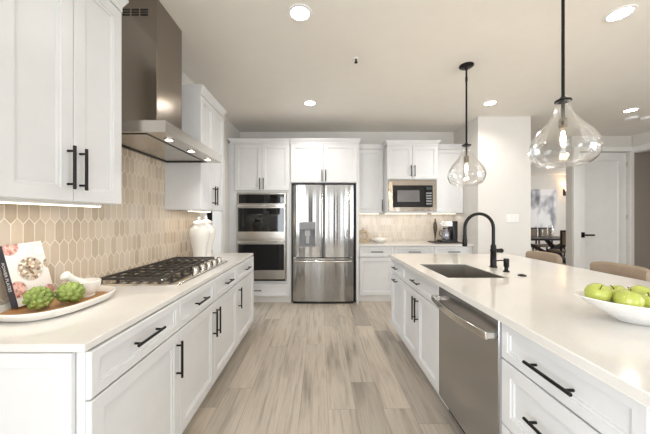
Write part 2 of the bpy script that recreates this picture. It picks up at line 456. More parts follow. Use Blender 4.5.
# baseboards
b = B(); box(b, XR+0.0, 3.215, 4.115, 4.13, 0, 0.13); box(b, 3.20, 3.215, 4.13, DINY, 0, .13)
struct('baseboard_return', b, 'trim', bevel=0.003)
struct('baseboard_dining', box(B(), 3.215, 9.6, DINY-0.015, DINY, 0, 0.13), 'trim', bevel=0.003)
struct('baseboard_hall', box(B(), RWX+1.485, RWX+1.5, 2.7, DWY+.02, 0, 0.13), 'trim', bevel=0.003)
# pantry door with its casing
door = bpy.data.objects.new('door_1', None); COL.objects.link(door); door.location = (4.875, DWY, 0); door['kind'] = 'structure'
RG = [(0, .004), (.004, 0), (.150, 0), (.154, .010), (.160, .014)]
leaf = obj('door_leaf', panel(B(), 0.005, 0.945, 0.008, 2.565, 0.045, 0.04, RG), 'trim', door)
obj('door_panel', box(B(), 0.167, 0.783, 0.170, 2.403, 0.0560, 0.0585), simple('frosted_door_panel', (168, 169, 162), 0.3, var=0.01), leaf)
b = B(); box(b, -0.125, 0.0, -0.03, 0.0, 0, 2.66); box(b, 0.95, 1.010, -0.03, 0.0, 0, 2.66); box(b, 0.0, 0.95, -0.03, 0.0, 2.575, 2.66)
obj('door_casing', b, 'trim', door, bevel=0.003)
b = B(); box(b, 0.085, 0.145, 0.034, 0.0445, 0.955, 1.055); cyl(b, 0.012, -0.035, 0.034, (0.115, 0, 1.005), 'y', 14); box(b, 0.10, 0.255, -0.048, -0.028, 0.990, 1.020); box(b, 0.006, 0.02, 0.040, 0.0445, 0.97, 1.04)
obj('door_handle', b, 'black', door, bevel=0.002)
for z in (0.3, 1.3, 2.3):
    obj('hinge', box(B(), 0.93, 0.95, 0.030, 0.0445, z, z+0.09), 'chrome', door)
# dark door added on the rear wall to streak the refrigerator's reflection
rd = bpy.data.objects.new('streak_door', None); COL.objects.link(rd); rd.location = (0.30, REAR_Y, 0); rd['kind'] = 'structure'
b = panel(B(), 0, 0.92, 0.005, 2.3, 0, 0.04, [(0, .004), (.004, 0), (.12, 0), (.13, .012)])
bmesh.ops.rotate(b, cent=(0.46, 0.02, 0), matrix=Matrix.Rotation(PI, 3, 'Z'), verts=b.verts[:])
obj('door_leaf', b, 'darkwood', rd)
# rear windows
for k, i in enumerate((1, 3)):
    b = B(); x0, x1 = xs[i], xs[i+1]
    for (a0, a1, c0, c1) in ((x0, x0+.06, .25, 2.45), (x1-.06, x1, .25, 2.45), (x0+.06, x1-.06, .25, .31), (x0+.06, x1-.06, 2.39, 2.45), ((x0+x1)/2-.03, (x0+x1)/2+.03, .31, 2.39)):
        box(b, a0, a1, REAR_Y-0.05, REAR_Y, c0, c1)
    w = struct('window_%d' % (k+1), b, 'trim', bevel=0.003)

# ================================================================ CABINETS
DR = [(0, .003), (.003, 0), (.056, 0), (.058, .0055), (.068, .0065), (.070, .0135)]
DRW = [(0, .003), (.003, 0), (.036, 0), (.038, .0055), (.046, .0065), (.048, .0125)]
G = 0.0018
def handle(parent, x, z, length, vertical, y0=0.0, m='black'):
    b = B(); r = 0.0066; e = length*0.12
    if vertical:
        cyl(b, r, z-length/2, z+length/2, (x, y0-0.031, 0), 'z', 12, 0.001)
        for s in (-1, 1): cyl(b, 0.0052, y0-0.031, y0, (x, 0, z+s*(length/2-e)), 'y', 10)
    else:
        cyl(b, r, x-length/2, x+length/2, (0, y0-0.031, z), 'x', 12, 0.001)
        for s in (-1, 1): cyl(b, 0.0052, y0-0.031, y0, (x+s*(length/2-e), 0, z), 'y', 10)
    return obj('handle', b, m, parent)
def door_part(root, x0, x1, z0, z1, hx=None, hz=None, hl=0.19, horizontal=False, rings=None):
    d = obj('door', panel(B(), x0+G, x1-G, z0+G, z1-G, 0, 0.02, rings or DR), 'cab', root, smooth=False)
    if hx is not None: handle(d, hx, hz, hl, not horizontal)
    return d
def drawer_part(root, x0, x1, z0, z1, hl=0.16, hz=None, rings=None):
    d = obj('drawer', panel(B(), x0+G, x1-G, z0+G, z1-G, 0, 0.02, rings or DRW), 'cab', root, smooth=False)
    if hl: handle(d, (x0+x1)/2, (z0+z1)/2 if hz is None else hz, hl, False)
    return d
def carcass(root, w, d, z0, z1, top=False, name='carcass', back=True, extra=()):
    b = B(); t = 0.018
    box(b, 0.0006, t, 0.0205, d, z0, z1); box(b, w-t, w-0.0006, 0.0205, d, z0, z1)
    box(b, t, w-t, 0.0205, d-(t if back else 0), z0, z0+t)
    if back: box(b, t, w-t, d-t, d, z0, z1)
    if top: box(b, t, w-t, 0.0205, d-t, z1-t, z1)
    for e in extra: box(b, *e)
    return obj(name, b, 'cab', root)
def toe(root, w, d, rec=0.07):
    return obj('toe_kick', box(B(), 0.0006, w-0.0006, rec, d, 0.0, 0.112), 'toe', root)
def crown(root, x0, x1, d, z0=2.50, z1=2.56, e=0.03, y0=0.0, el=None, er=None):
    el = e if el is None else el; er = e if er is None else er
    b = B(); box(b, x0, x1, y0-0.002, d, z0-0.02, z0+0.008)
    frustum(b, (x0, x1, y0-0.004, d), z0+0.008, (x0-el, x1+er, y0-e-0.004, d), z1-0.012)
    box(b, x0-el, x1+er, y0-e-0.006, d, z1-0.012, z1)
    return obj('crown', b, 'cab', root)
CT0, CT1 = 0.886, 0.914
CZ1 = CT0-0.002
# ---- left run (faces +x); local x runs away from the camera
FX = -0.785
def left_cab(y0, y1, label):
    return thing('base_cabinet', label, 'cabinet', (FX, y0, 0), PI/2, 'base cabinets of the cooktop run')
DL = abs(XL)+FX-0.003     # depth
c = left_cab(0.932, 1.524, 'white shaker base cabinet with one wide drawer at the near end of cooktop counter'); w = 0.592
carcass(c, w, DL, 0.112, CZ1); toe(c, w, DL)
drawer_part(c, 0, w, 0.715, 0.8825, 0.195, 0.808); door_part(c, 0, w, 0.114, 0.711, w-0.035, 0.565, 0.20)
# end panel towards the camera
b = B(); y = 0.0
EP = [(0, .003), (.003, 0), (.047, 0), (.049, .006), (.052, .008)]
panel(b, 0.052, DL, 0.0, CZ1, 0, 0.017, EP)
bmesh.ops.rotate(b, cent=(0, 0, 0), matrix=Matrix.Rotation(-PI/2, 3, 'Z'), verts=b.verts[:])
# rotated: (x,y)->(y,-x); bring panel to local y range, outward face to -x
for v in b.verts: v.co = Vector((v.co.x-0.019, -v.co.y, v.co.z))
obj('end_panel', b, 'cab', c, smooth=False)
c = left_cab(1.524, 2.585, 'white shaker base cabinet under the gas cooktop, two drawers over a door pair'); w = 1.061
carcass(c, w, DL, 0.112, CZ1); toe(c, w, DL); h = 0.504
drawer_part(c, 0, h, 0.715, 0.8825, 0.16); drawer_part(c, h, w, 0.715, 0.8825, 0.16)
door_part(c, 0, h, 0.114, 0.711, h-0.032, 0.565, 0.20); door_part(c, h, w, 0.114, 0.711, h+0.032, 0.565, 0.20)
c = left_cab(2.585, 3.225, 'white shaker base cabinet at far end of cooktop counter, one drawer over one door'); w = 0.64
carcass(c, w, DL, 0.112, CZ1); toe(c, w, DL)
drawer_part(c, 0, w, 0.715, 0.8825, 0.16); door_part(c, 0, w, 0.114, 0.711, 0.035, 0.565, 0.20)
b = box(B(), XL+0.001, FX-0.010, 0.918, 3.245, CT0, CT1)
tag(obj('countertop', b, 'quartz', None, 0.003), 'cream quartz countertop holding the gas cooktop along the tiled wall', 'countertop')

# ---- left uppers
UX = -1.10; DU = abs(XL)+UX-0.001
def left_upper(y0, y1, label, two_handle_z=1.56):
    c = thing('upper_cabinet', label, 'cabinet', (UX, y0, 0), PI/2, 'upper cabinets on the cooktop wall'); w = y1-y0; h = w/2
    carcass(c, w, DU, 1.412, 2.50, True)
    door_part(c, 0, h, 1.412, 2.478, h-0.03, two_handle_z, 0.19); door_part(c, h, w, 1.412, 2.478, h+0.03, two_handle_z, 0.19)
    crown(c, 0, w, DU, e=0.018)
    return c
left_upper(0.92, 1.512, 'white two-door upper cabinet nearest the camera, above cookbook and tray')
left_upper(2.512, 3.117, 'white two-door upper cabinet beyond the range hood, above the ginger jars')

# ---- back wall
c = thing('oven_cabinet', 'tall white cabinet in the left corner housing the double wall oven', 'cabinet', (-1.40, 4.25, 0))
w = 0.93; DB = YB-4.25-0.002
b = B(); t = 0.018
box(b, 0.001, 0.075, 0.0, DB, 0.105, 2.50); box(b, w-0.02, w-0.001, 0.0, DB, 0.105, 2.50); box(b, 0.075, w-0.02, DB-t, DB, 0.105, 2.50)
box(b, 0.075, w-0.02, 0.0205, DB-t, 0.105, 0.12); box(b, 0.075, w-0.02, 0.0, DB-t, 0.312, 0.345); box(b, 0.075, w-0.02, 0.0, DB-t, 1.725, 1.755); box(b, 0.075, w-0.02, 0.0205, DB-t, 2.48, 2.50)
box(b, 0.075, 0.10, 0.0, 0.03, 0.345, 1.725); box(b, w-0.052, w-0.02, 0.0, 0.03, 0.345, 1.725)
box(b, -0.035, 0.001, 0.01, 0.03, 0.0, 2.50)
obj('carcass', b, 'cab', c)
obj('toe_kick', box(B(), 0.001, w-0.001, 0.03, DB, 0, 0.104), 'toe', c)
for (a0, a1, hx) in ((0.07, 0.494, 0.494-0.028), (0.494, 0.921, 0.494+0.028)):
    d = obj('door', panel(B(), a0+G, a1-G, 1.758, 2.478, -0.02, 0.0195, DR), 'cab', c, smooth=False)
    handle(d, hx, 1.86, 0.18, True, -0.02)
d = obj('drawer', panel(B(), 0.072, 0.919, 0.11, 0.308, -0.02, 0.0195, DRW), 'cab', c, smooth=False)
handle(d, 0.40, 0.205, 0.19, False, -0.02)
crown(c, -0.0, w-0.001, DB, y0=-0.02, e=0.025, er=0)

c = thing('refrigerator_cabinet', 'white two-door cabinet above the refrigerator with full-height side panels', 'cabinet', (-0.467, 4.25, 0))
w = 1.077
b = B(); box(b, 0.001, 0.018, -0.01, DB, 0.0, 2.50); box(b, w-0.045, w-0.001, -0.01, DB, 0.0, 2.50)
obj('side_panel', b, 'cab', c, 0.002)
b = B(); box(b, 0.018, w-0.045, 0.0, DB, 1.875, 1.893); box(b, 0.018, w-0.045, DB-t, DB, 1.893, 2.50); box(b, 0.018, w-0.045, 0.0, DB-t, 2.482, 2.50)
obj('carcass', b, 'cab', c)
for (a0, a1, hx) in ((0.012, 0.525, 0.525-0.028), (0.525, 1.045, 0.525+0.028)):
    d = obj('door', panel(B(), a0+G, a1-G, 1.885, 2.478, -0.03, 0.0195, DR), 'cab', c, smooth=False)
    handle(d, hx, 1.985, 0.18, True, -0.03)
crown(c, 0.001, w, 0.255, y0=-0.03, e=0.025, el=0)

BU = 4.55; DBU = YB-BU-0.001
c = thing('upper_cabinet', 'narrow white single-door upper cabinet between refrigerator and microwave', 'cabinet', (0.613, BU, 0), 0, 'upper cabinets on the back wall')
w = 0.454; carcass(c, w, DBU, 1.412, 2.50, True); door_part(c, 0, w, 1.412, 2.478, w-0.03, 1.54, 0.19); crown(c, 0.001, w-0.001, DBU, e=0.02, el=0, er=0)
c = thing('upper_cabinet', 'white single-door upper cabinet in corner right of the microwave', 'cabinet', (1.883, BU, 0), 0, 'upper cabinets on the back wall')
w = 0.515; carcass(c, w, DBU, 1.412, 2.50, True); door_part(c, 0, w, 1.412, 2.478); crown(c, 0.001, w, DBU, e=0.02, el=0, er=0)
c = thing('microwave_cabinet', 'deeper white two-door upper cabinet with the built-in microwave in its lower half', 'cabinet', (1.07, 4.35, 0))
w = 0.81; DM = YB-4.35-0.001
b = B(); box(b, 0.0, 0.018, 0.0, DM, 1.412, 2.50); box(b, w-0.018, w, 0.0, DM, 1.412, 2.50); box(b, 0.018, w-0.018, DM-t, DM, 1.412, 2.50)
box(b, 0.018, w-0.018, 0.0, DM-t, 1.412, 1.432); box(b, 0.018, w-0.018, 0.0, DM-t, 1.94, 1.97); box(b, 0.018, w-0.018, 0.0205, DM-t, 2.48, 2.50)
obj('carcass', b, 'cab', c)
for (a0, a1, hx) in ((0.0, w/2, w/2-0.028), (w/2, w, w/2+0.028)):
    d = obj('door', panel(B(), a0+G, a1-G, 1.952, 2.478, -0.02, 0.0195, DR), 'cab', c, smooth=False)
    handle(d, hx, 2.075, 0.18, True, -0.02)
crown(c, 0.0, w, 0.165, y0=-0.02, e=0.028)
# base cabinets of the back run
BY = 4.265; DBB = YB-BY-0.002
for (x0, x1, lab) in ((0.617, 1.163, 'white shaker base cabinet beside the refrigerator'), (1.163, 1.79, 'white shaker base cabinet under the microwave, middle of the back run'), (1.79, 2.395, 'white shaker base cabinet in the right corner below the coffee maker')):
    c = thing('base_cabinet', lab, 'cabinet', (x0, BY, 0), 0, 'base cabinets on the back wall'); w = x1-x0
    carcass(c, w, DBB, 0.112, CZ1); toe(c, w, DBB, 0.05)
    drawer_part(c, 0, w, 0.715, 0.8825, 0.19); door_part(c, 0, w, 0.114, 0.711)
tag(obj('countertop', box(B(), 0.614, XR-0.001, BY-0.022, YB-TT-0.0005, CT0, CT1), 'quartz', None, 0.003), 'cream quartz countertop along the back wall under the microwave', 'countertop')

# ---- island (faces -x); local x runs towards the camera
IX = 0.825
IT0 = CT0-0.008
def isl(y1, label):
    return thing('base_cabinet', label, 'cabinet', (IX, y1, 0), -PI/2, 'island cabinets facing the aisle')
DI = 0.60
c = isl(3.150, 'narrow white island cabinet at far end with pull-out door and drawer'); w = 3.150-2.738
carcass(c, w, DI, 0.112, IT0-0.002); toe(c, w, DI); drawer_part(c, 0, w, 0.706, 0.8745, 0.13)
door_part(c, 0, w, 0.114, 0.702, w/2, 0.655, 0.13, True)
c = isl(2.738, 'white island sink cabinet with false drawer front and a pair of doors'); w = 2.738-1.895; h = w/2
carcass(c, w, DI, 0.112, IT0-0.002); toe(c, w, DI); drawer_part(c, 0, w, 0.706, 0.8745, 0.17)
door_part(c, 0, h, 0.114, 0.702, h-0.03, 0.56, 0.20); door_part(c, h, w, 0.114, 0.702, h+0.03, 0.56, 0.20)
c = isl(1.240, 'white island cabinet nearest the camera with stacked wide drawers'); w = 1.240-0.682
carcass(c, w, DI, 0.112, IT0-0.002); toe(c, w, DI)
drawer_part(c, 0, w, 0.706, 0.8745, 0.20, hz=0.780)
drawer_part(c, 0, w, 0.412, 0.702, 0.20, hz=0.56, rings=DR); drawer_part(c, 0, w, 0.114, 0.408, 0.20, hz=0.27, rings=DR)
obj('end_panel', box(B(), w+0.001, w+0.04, 0.012, DI, 0.0, IT0-0.002), 'cab', c)
b = B(); box(b, IX+DI+0.001, 1.86, 0.642, 3.150, 0.0, IT0-0.002)
tag(obj('island_back_panel', b, 'cab', None, 0.003), 'white panelled seating side of the island under the overhang', 'panel')
SK = (0.905, 1.335, 1.925, 2.505)
b = slab_hole(B(), (0.80, 2.19, 0.600, 3.18), SK, IT0, CT1)
tag(obj('countertop', b, 'quartz', None, 0.003), 'large cream quartz island countertop with undermount sink cut-out', 'countertop')

# ================================================================ APPLIANCES
# ---- refrigerator
R = thing('refrigerator', 'stainless french-door refrigerator with ice dispenser and bottom freezer', 'refrigerator', (-0.449+0.4975+0.002, 4.25, 0))
b = B(); box(b, -0.495, 0.49, 0.02, 0.60, 0.015, 1.862); box(b, -0.495, 0.49, 0.0, 0.02, 1.845, 1.862)
obj('body', b, 'blackplastic', R, 0.004)
obj('base_grille', box(B(), -0.47, 0.465, -0.02, 0.019, 0.0, 0.036), 'blackplastic', R)
def fdoor(name, x0, x1, z0, z1, hole=None):
    b = B(); nx = 14; yb = 0.018
    # gently crowned front
    def fy(x): u = (x-x0)/(x1-x0)*2-1; return -0.052-0.012*(1-u*u)+(0.010*max(0, abs(u)-0.94)/0.06)
    xs_ = [x0+(x1-x0)*i/nx for i in range(nx+1)]
    if hole: xs_ = sorted(set(xs_+[hole[0], hole[1]]))
    zs_ = [z0, z1] if not hole else [z0, hole[2], hole[3], z1]
    V = {}
    for i, x in enumerate(xs_):
        for j, z in enumerate(zs_): V[i, j] = b.verts.new((x, fy(x), z))
    Wb = [b.verts.new((x, yb, z)) for x, z in ((x0, z0), (x1, z0), (x1, z1), (x0, z1))]
    for i in range(len(xs_)-1):
        for j in range(len(zs_)-1):
            if hole and j == 1 and xs_[i] >= hole[0]-1e-6 and xs_[i+1] <= hole[1]+1e-6: continue
            b.faces.new((V[i, j], V[i+1, j], V[i+1, j+1], V[i, j+1]))
    n, mz = len(xs_)-1, len(zs_)-1
    b.faces.new([V[i, 0] for i in range(n, -1, -1)]+[Wb[0], Wb[1]]) ; b.faces.new([V[i, mz] for i in range(n+1)]+[Wb[2], Wb[3]])
    b.faces.new([V[0, j] for j in range(mz+1)]+[Wb[3], Wb[0]]); b.faces.new([V[n, j] for j in range(mz, -1, -1)]+[Wb[1], Wb[2]])
    if not hole: b.faces.new(Wb[::-1])
    return obj(name, b, 'fridge_steel', R, sharp=30)
HX = (-0.373, -0.119, 0.885, 1.155)
dl = fdoor('door', -0.472, -0.011, 0.722, 1.838, HX)
dr = fdoor('door', -0.003, 0.467, 0.722, 1.838)
fz = fdoor('freezer_drawer', -0.472, 0.467, 0.042, 0.708)
b = B(); x0, x1, z0, z1 = HX; yf = -0.060
box(b, x0+.004, x1-.004, 0.006, 0.012, z0, z1); box(b, x0, x0+0.014, yf+0.002, 0.006, z0, z1); box(b, x1-0.014, x1, yf+0.002, 0.006, z0, z1); box(b, x0+.014, x1-.014, yf, 0.006, z0, z0+0.016); box(b, x0+.014, x1-.014, yf, 0.006, z1-0.010, z1)
M['dispgrey'] = simple('dispenser_grey', (136, 136, 138), 0.35)
disp = obj('dispenser', b, 'dispgrey', dl)
obj('dispenser_panel', box(B(), x0, x1, -0.068, -0.061, z1, 1.268), 'dispgrey', dl, 0.003)
b = B(); box(b, x0+0.085, x1-0.085, -0.04, -0.01, 1.05, 1.140); box(b, x0+0.10, x1-0.10, -0.012, 0.0, 0.93, 1.06)
obj('dispenser_paddle', b, 'lightgrey', dl, 0.004)
b = B()
tube(b, [(-0.44, -0.085, 0.665), (-0.30, -0.105, 0.665), (0.0, -0.112, 0.665), (0.295, -0.105, 0.665), (0.435, -0.085, 0.665)], 0.014, 12)
for x in (-0.425, 0.42): cyl(b, 0.012, -0.092, -0.045, (x, 0, 0.665), 'y', 12)
obj('handle', b, 'chrome', fz)
for x in (-0.44, 0.435): obj('hinge', box(B(), x-0.022, x+0.022, -0.05, 0.0, 0.7095, 0.7205), 'chrome', R)

# ---- double oven
O = thing('wall_oven', 'stainless double wall oven with dark glass doors in the tall corner cabinet', 'oven', (-0.911, 4.25, 0.352))
hw = 0.374
obj('body', box(B(), -hw+0.006, hw-0.006, 0.0, 0.54, 0.0, 1.362), 'steel', O)
obj('trim_frame', box(B(), -hw-0.004, hw+0.004, -0.012, -0.001, -0.004, 1.368), 'steel', O, 0.002)
obj('control_panel', box(B(), -hw+0.02, hw-0.02, -0.022, -0.0125, 1.205, 1.345), 'blackglass', O, 0.003)
for (zt, zb, g1, g0) in ((1.196, 0.652, 1.130, 0.765), (0.640, 0.028, 0.570, 0.170)):
    d = obj('oven_door', box(B(), -hw, hw, -0.045, -0.0125, zb, zt), 'steel', O, 0.004)
    obj('window', box(B(), -hw+0.018, hw-0.018, -0.049, -0.0455, g0, g1), 'blackglass', d, 0.002)
    b = B(); box(b, -hw+0.01, hw-0.01, -0.092, -0.075, zt-0.045, zt-0.018)
    for s in (-1, 1): box(b, s*(hw-0.04)-0.012, s*(hw-0.04)+0.012, -0.075, -0.0455, zt-0.042, zt-0.021)
    obj('handle', b, 'chrome', d, 0.004)
obj('vent', box(B(), -hw+0.004, hw-0.004, -0.035, -0.0125, 0.0, 0.024), 'blackplastic', O)

# ---- microwave
W_ = thing('microwave', 'built-in stainless trimmed microwave with black glass door', 'microwave', (1.07+0.405, 4.35, 1.434))
hw = 0.384
obj('body', box(B(), -0.37, 0.37, 0.0, 0.40, 0.0, 0.495), 'blackplastic', W_)
b = B(); z0, z1, yf = 0.0, 0.495, -0.022
for q in ((-hw, hw, z0, 0.065), (-hw, hw, 0.415, z1), (-hw, -0.318, 0.065, 0.415), (0.318, hw, 0.065, 0.415)): box(b, q[0], q[1], yf, -0.001, q[2], q[3])
obj('trim_frame', b, stainless('warm_stainless_steel', (158, 148, 136), 0.2, 0.15, 6, 4), W_)
d = obj('door', box(B(), -0.316, 0.195, -0.03, -0.001, 0.067, 0.413), 'blackglass', W_, 0.004)
obj('window', box(B(), -0.245, 0.105, -0.0325, -0.0305, 0.15, 0.335), M['lightgrey'] if False else simple('microwave_mesh_window', (122, 120, 120), 0.12, 0.6), d)
cp = obj('control_panel', box(B(), 0.198, 0.316, -0.03, -0.001, 0.067, 0.413), 'blackglass', W_, 0.004)
for r in range(5):
    for q in range(3):
        obj('button', box(B(), 0.216+q*0.030, 0.234+q*0.030, -0.032, -0.0305, 0.11+r*0.042, 0.132+r*0.042), M['lightgrey'], cp)
obj('display', box(B(), 0.214, 0.302, -0.032, -0.0305, 0.345, 0.385), simple('dim_display', (60, 74, 76), 0.1), cp)

# ---- dishwasher
Dw = thing('dishwasher', 'dark stainless dishwasher with curved bar handle under the island countertop', 'dishwasher', (IX, 1.893, 0), -PI/2)
w = 0.646
obj('body', box(B(), 0.004, w-0.004, 0.03, DI, 0.1, IT0-0.003), 'lightgrey', Dw)
obj('toe_kick', box(B(), 0.004, w-0.004, 0.07, DI, 0.0, 0.099), 'blackplastic', Dw)
obj('door', box(B(), 0.006, w-0.007, -0.002, 0.029, 0.115, 0.872), 'dw_steel', Dw, 0.005)
obj('control_strip', box(B(), 0.010, w-0.014, -0.006, 0.029, 0.8725, 0.876), 'blackplastic', Dw)
obj('side_trim', box(B(), w-0.0065, w-0.003, 0.004, 0.029, 0.115, 0.874), 'lightgrey', Dw)
b = B(); n = 16; L_ = []
for i in range(n+1):
    u = i/n; x = 0.02+(w-0.035)*u; y = -0.052-0.030*math.sin(PI*u)
    L_.append([b.verts.new((x, y+dy, 0.792+dz)) for dy, dz in ((-0.007, -0.019), (0.007, -0.019), (0.007, 0.019), (-0.007, 0.019))])
for A, Bq in zip(L_[:-1], L_[1:]):
    for i in range(4): j = (i+1) % 4; b.faces.new((A[i], A[j], Bq[j], Bq[i]))
b.faces.new(L_[0]); b.faces.new(L_[-1][::-1])
for x in (0.032, w-0.028): box(b, x-0.012, x+0.012, -0.050, -0.0025, 0.777, 0.807)
obj('handle', b, 'chrome', Dw, 0.003)

# ---- range hood
H = thing('range_hood', 'stainless chimney range hood with flat canopy above the gas cooktop', 'range hood', (XL+TT+0.001, 2.05, 1.842))
hl, hd, ht = 0.457, 0.525, 0.069
b = B(); t2 = 0.004
fr = 0.055
# shell: top plate, four sides, bottom rim with a recess for the filters
box(b, 0, hd, -hl, hl, ht-t2, ht); box(b, 0, t2, -hl, hl, 0.0, ht-t2); box(b, hd-t2, hd, -hl, hl, 0.0, ht-t2)
box(b, t2, hd-t2, -hl, -hl+t2, 0.0, ht-t2); box(b, t2, hd-t2, hl-t2, hl, 0.0, ht-t2)
box(b, hd-0.125, hd-t2, -hl+t2, hl-t2, 0.0, t2); box(b, t2, 0.03, -hl+t2, hl-t2, 0.0, t2); box(b, 0.03, hd-0.125, -hl+t2, -hl+0.03, 0.0, t2); box(b, 0.03, hd-0.125, hl-0.03, hl-t2, 0.0, t2)
obj('canopy', b, 'steel', H)
b = B()
for q in ((0.03, hd-0.125, -hl+0.03, -hl+0.042), (0.03, hd-0.125, hl-0.042, hl-0.03), (0.03, 0.042, -hl+0.042, hl-0.042), (hd-0.137, hd-0.125, -hl+0.042, hl-0.042)): box(b, q[0], q[1], q[2], q[3], -0.003, 0.02)
obj('gasket', b, 'blackplastic', H)
for (y0, y1) in ((-hl+0.044, -0.002), (0.002, hl-0.044)):
    obj('filter', box(B(), 0.044, hd-0.139, y0, y1, 0.006, 0.016), 'steel', H)
for y in (-0.30, 0.0, 0.30):
    l = obj('lamp', cyl(B(), 0.030, -0.005, -0.0002, (hd-0.065, y, 0), 'z', 20), 'chrome', H)
    obj('lamp_lens', cyl(B(), 0.022, -0.0065, -0.0052, (hd-0.065, y, 0), 'z', 20), 'hoodlamp', l)
cx, cy0, cy1 = 0.298, -0.161, 0.181
ch = obj('chimney', box(B(), 0, cx, cy0, cy1, ht+0.0005, CEIL-1.842-0.001), 'hood_steel', H, 0.002)
b = B(); zt = 2.79-1.842
for k in range(3):
    for r in range(3):
        box(b, 0.06+k*0.062, 0.112+k*0.062, cy0-0.0012, cy0-0.0001, zt-0.018*r-0.012, zt-0.018*r)
obj('vent_slot', b, 'blackplastic', ch)
for y in (-0.30, 0.30):
    d = bpy.data.lights.new('hood_light', 'SPOT'); d.energy = 5; d.color = LAMP; d.spot_size = math.radians(120); d.spot_blend = 1; d.shadow_soft_size = 0.03
    o = bpy.data.objects.new('hood_light', d); COL.objects.link(o); o.location = (XL+hd-0.06, 2.05+y, 1.825)

# ---- gas cooktop
K = thing('gas_cooktop', 'stainless gas cooktop with black cast-iron grates set on the left countertop', 'cooktop', (XL, 2.15, CT1+0.0005))
ky = 0.457
obj('base', frustum(B(), (0.045, 0.56, -ky, ky), 0.0, (0.050, 0.553, -ky+0.006, ky-0.006), 0.012), 'chrome', K, 0.002)
b3 = [(-0.445, -0.152), (-0.148, 0.148), (0.152, 0.445)]
for gi, (y0, y1) in enumerate(b3):
    b = B(); z = 0.042; X0, X1 = 0.065, 0.425
    if gi == 0: X1 = 0.432
    for (p, q) in (((X0, y0, z), (X1, y0, z)), ((X0, y1, z), (X1, y1, z)), ((X0, y0-.006, z), (X0, y1+.006, z)), ((X1, y0-.006, z), (X1, y1+.006, z))): bar(b, p, q, 0.010, 0.015)
    ym = (y0+y1)/2
    for x in [X0+(X1-X0)*f for f in (0.2, 0.4, 0.6, 0.8)]: bar(b, (x, y0, z), (x, y1, z), 0.006, 0.010)
    for y in (y0+(y1-y0)*0.33, y0+(y1-y0)*0.67): bar(b, (X0, y, z), (X1, y, z), 0.006, 0.010)
    for x in (X0, X1):
        for y in (y0, ym, y1): box(b, x-0.007, x+0.007, y-0.007, y+0.007, 0.0122, 0.040)
    obj('grate', b, 'iron', K)
for (x, y, r) in ((0.15, -0.30, .036), (0.35, -0.30, .032), (0.245, 0.0, .056), (0.15, 0.30, .036), (0.34, 0.30, .042)):
    b = B(); cyl(b, r*1.25, 0.0122, 0.018, (x, y, 0), seg=24); bn = obj('burner', b, 'chrome', K)
    obj('burner_cap', cyl(B(), r, 0.0182, 0.030, (x, y, 0), seg=24, bev=0.003), 'iron', bn)
for y in (-0.08, 0.04, 0.16, 0.28, 0.40):
    b = B(); lathe(b, [(0, 0.0122), (0.030, 0.0122), (0.030, 0.018), (0.025, 0.020), (0.023, 0.045), (0.021, 0.048), (0, 0.048)], (0.492, y, 0), 20)
    box(b, 0.475, 0.515, y-0.005, y+0.005, 0.046, 0.054)
    obj('knob', b, 'steel', K)

# ---- sink, faucet
S = thing('sink', 'stainless undermount sink basin in the island countertop', 'sink', ((SK[0]+SK[1])/2, (SK[2]+SK[3])/2, CT1-0.006))
sx, sy, dp = (SK[1]-SK[0])/2-0.005, (SK[3]-SK[2])/2-0.005, 0.235
b = B(); t2 = 0.004
box(b, -sx-.004, sx+.004, -sy-.004, sy+.004, -dp-t2, -dp); box(b, -sx-.004, -sx, -sy-.004, sy+.004, -dp, 0); box(b, sx, sx+.004, -sy-.004, sy+.004, -dp, 0); box(b, -sx, sx, -sy-.004, -sy, -dp, 0); box(b, -sx, sx, sy, sy+.004, -dp, 0)
obj('basin', b, 'sink_steel', S)
obj('drain', lathe(B(), [(0, 0.001), (0.03, 0.001), (0.034, 0.004), (0.045, 0.004), (0.045, 0.0005), (0, 0.0005)], (0.05, 0.05, -dp), 24), 'chrome', S)
F = thing('faucet', 'matte black gooseneck kitchen faucet standing behind the island sink', 'faucet', (1.482, 2.325, CT1+0.0005))
b = B(); lathe(b, [(0, 0), (0.030, 0), (0.030, 0.008), (0.026, 0.012), (0.024, 0.016), (0.023, 0.135), (0.025, 0.138), (0.025, 0.150), (0.022, 0.154), (0.021, 0.185), (0.016, 0.195), (0, 0.195)], seg=24)
obj('body', b, 'black', F)
R_ = 0.122; pts = [(0, 0, 0.19), (0, 0, 0.26), (0, 0, 0.335)]
for i in range(1, 17):
    a = PI*i/16; pts.append((-R_+R_*math.cos(a), 0, 0.335+R_*math.sin(a)))
pts += [(-2*R_, 0, 0.30), (-2*R_, 0, 0.27)]
obj('spout', tube(B(), pts, 0.0135, 16), 'black', F)
b = B(); lathe(b, [(0, 0.275), (0.0155, 0.275), (0.0155, 0.25), (0.019, 0.235), (0.0195, 0.185), (0.016, 0.178), (0, 0.178)], (-2*R_, 0, 0), 20)
obj('spray_head', b, 'black', F)
b = B(); cyl(b, 0.017, 0.015, 0.062, (0, 0, 0.142), 'x', 18, 0.002); ellipsoid(b, (0.066, 0, 0.142), 0.020, 0.020, 0.020)
obj('lever', b, 'black', F)
SD = thing('soap_dispenser', 'small matte black soap dispenser pump beside the island faucet', 'soap dispenser', (1.462, 2.134, CT1+0.0005))
obj('body', lathe(B(), [(0, 0), (0.023, 0), (0.023, 0.006), (0.014, 0.012), (0.013, 0.032), (0.019, 0.040), (0.020, 0.095), (0.017, 0.104), (0, 0.104)], seg=20), 'black', SD)
obj('nozzle', tube(B(), [(-0.012, 0, 0.088), (-0.05, 0, 0.089), (-0.085, 0, 0.086)], 0.005, 10), 'black', SD)
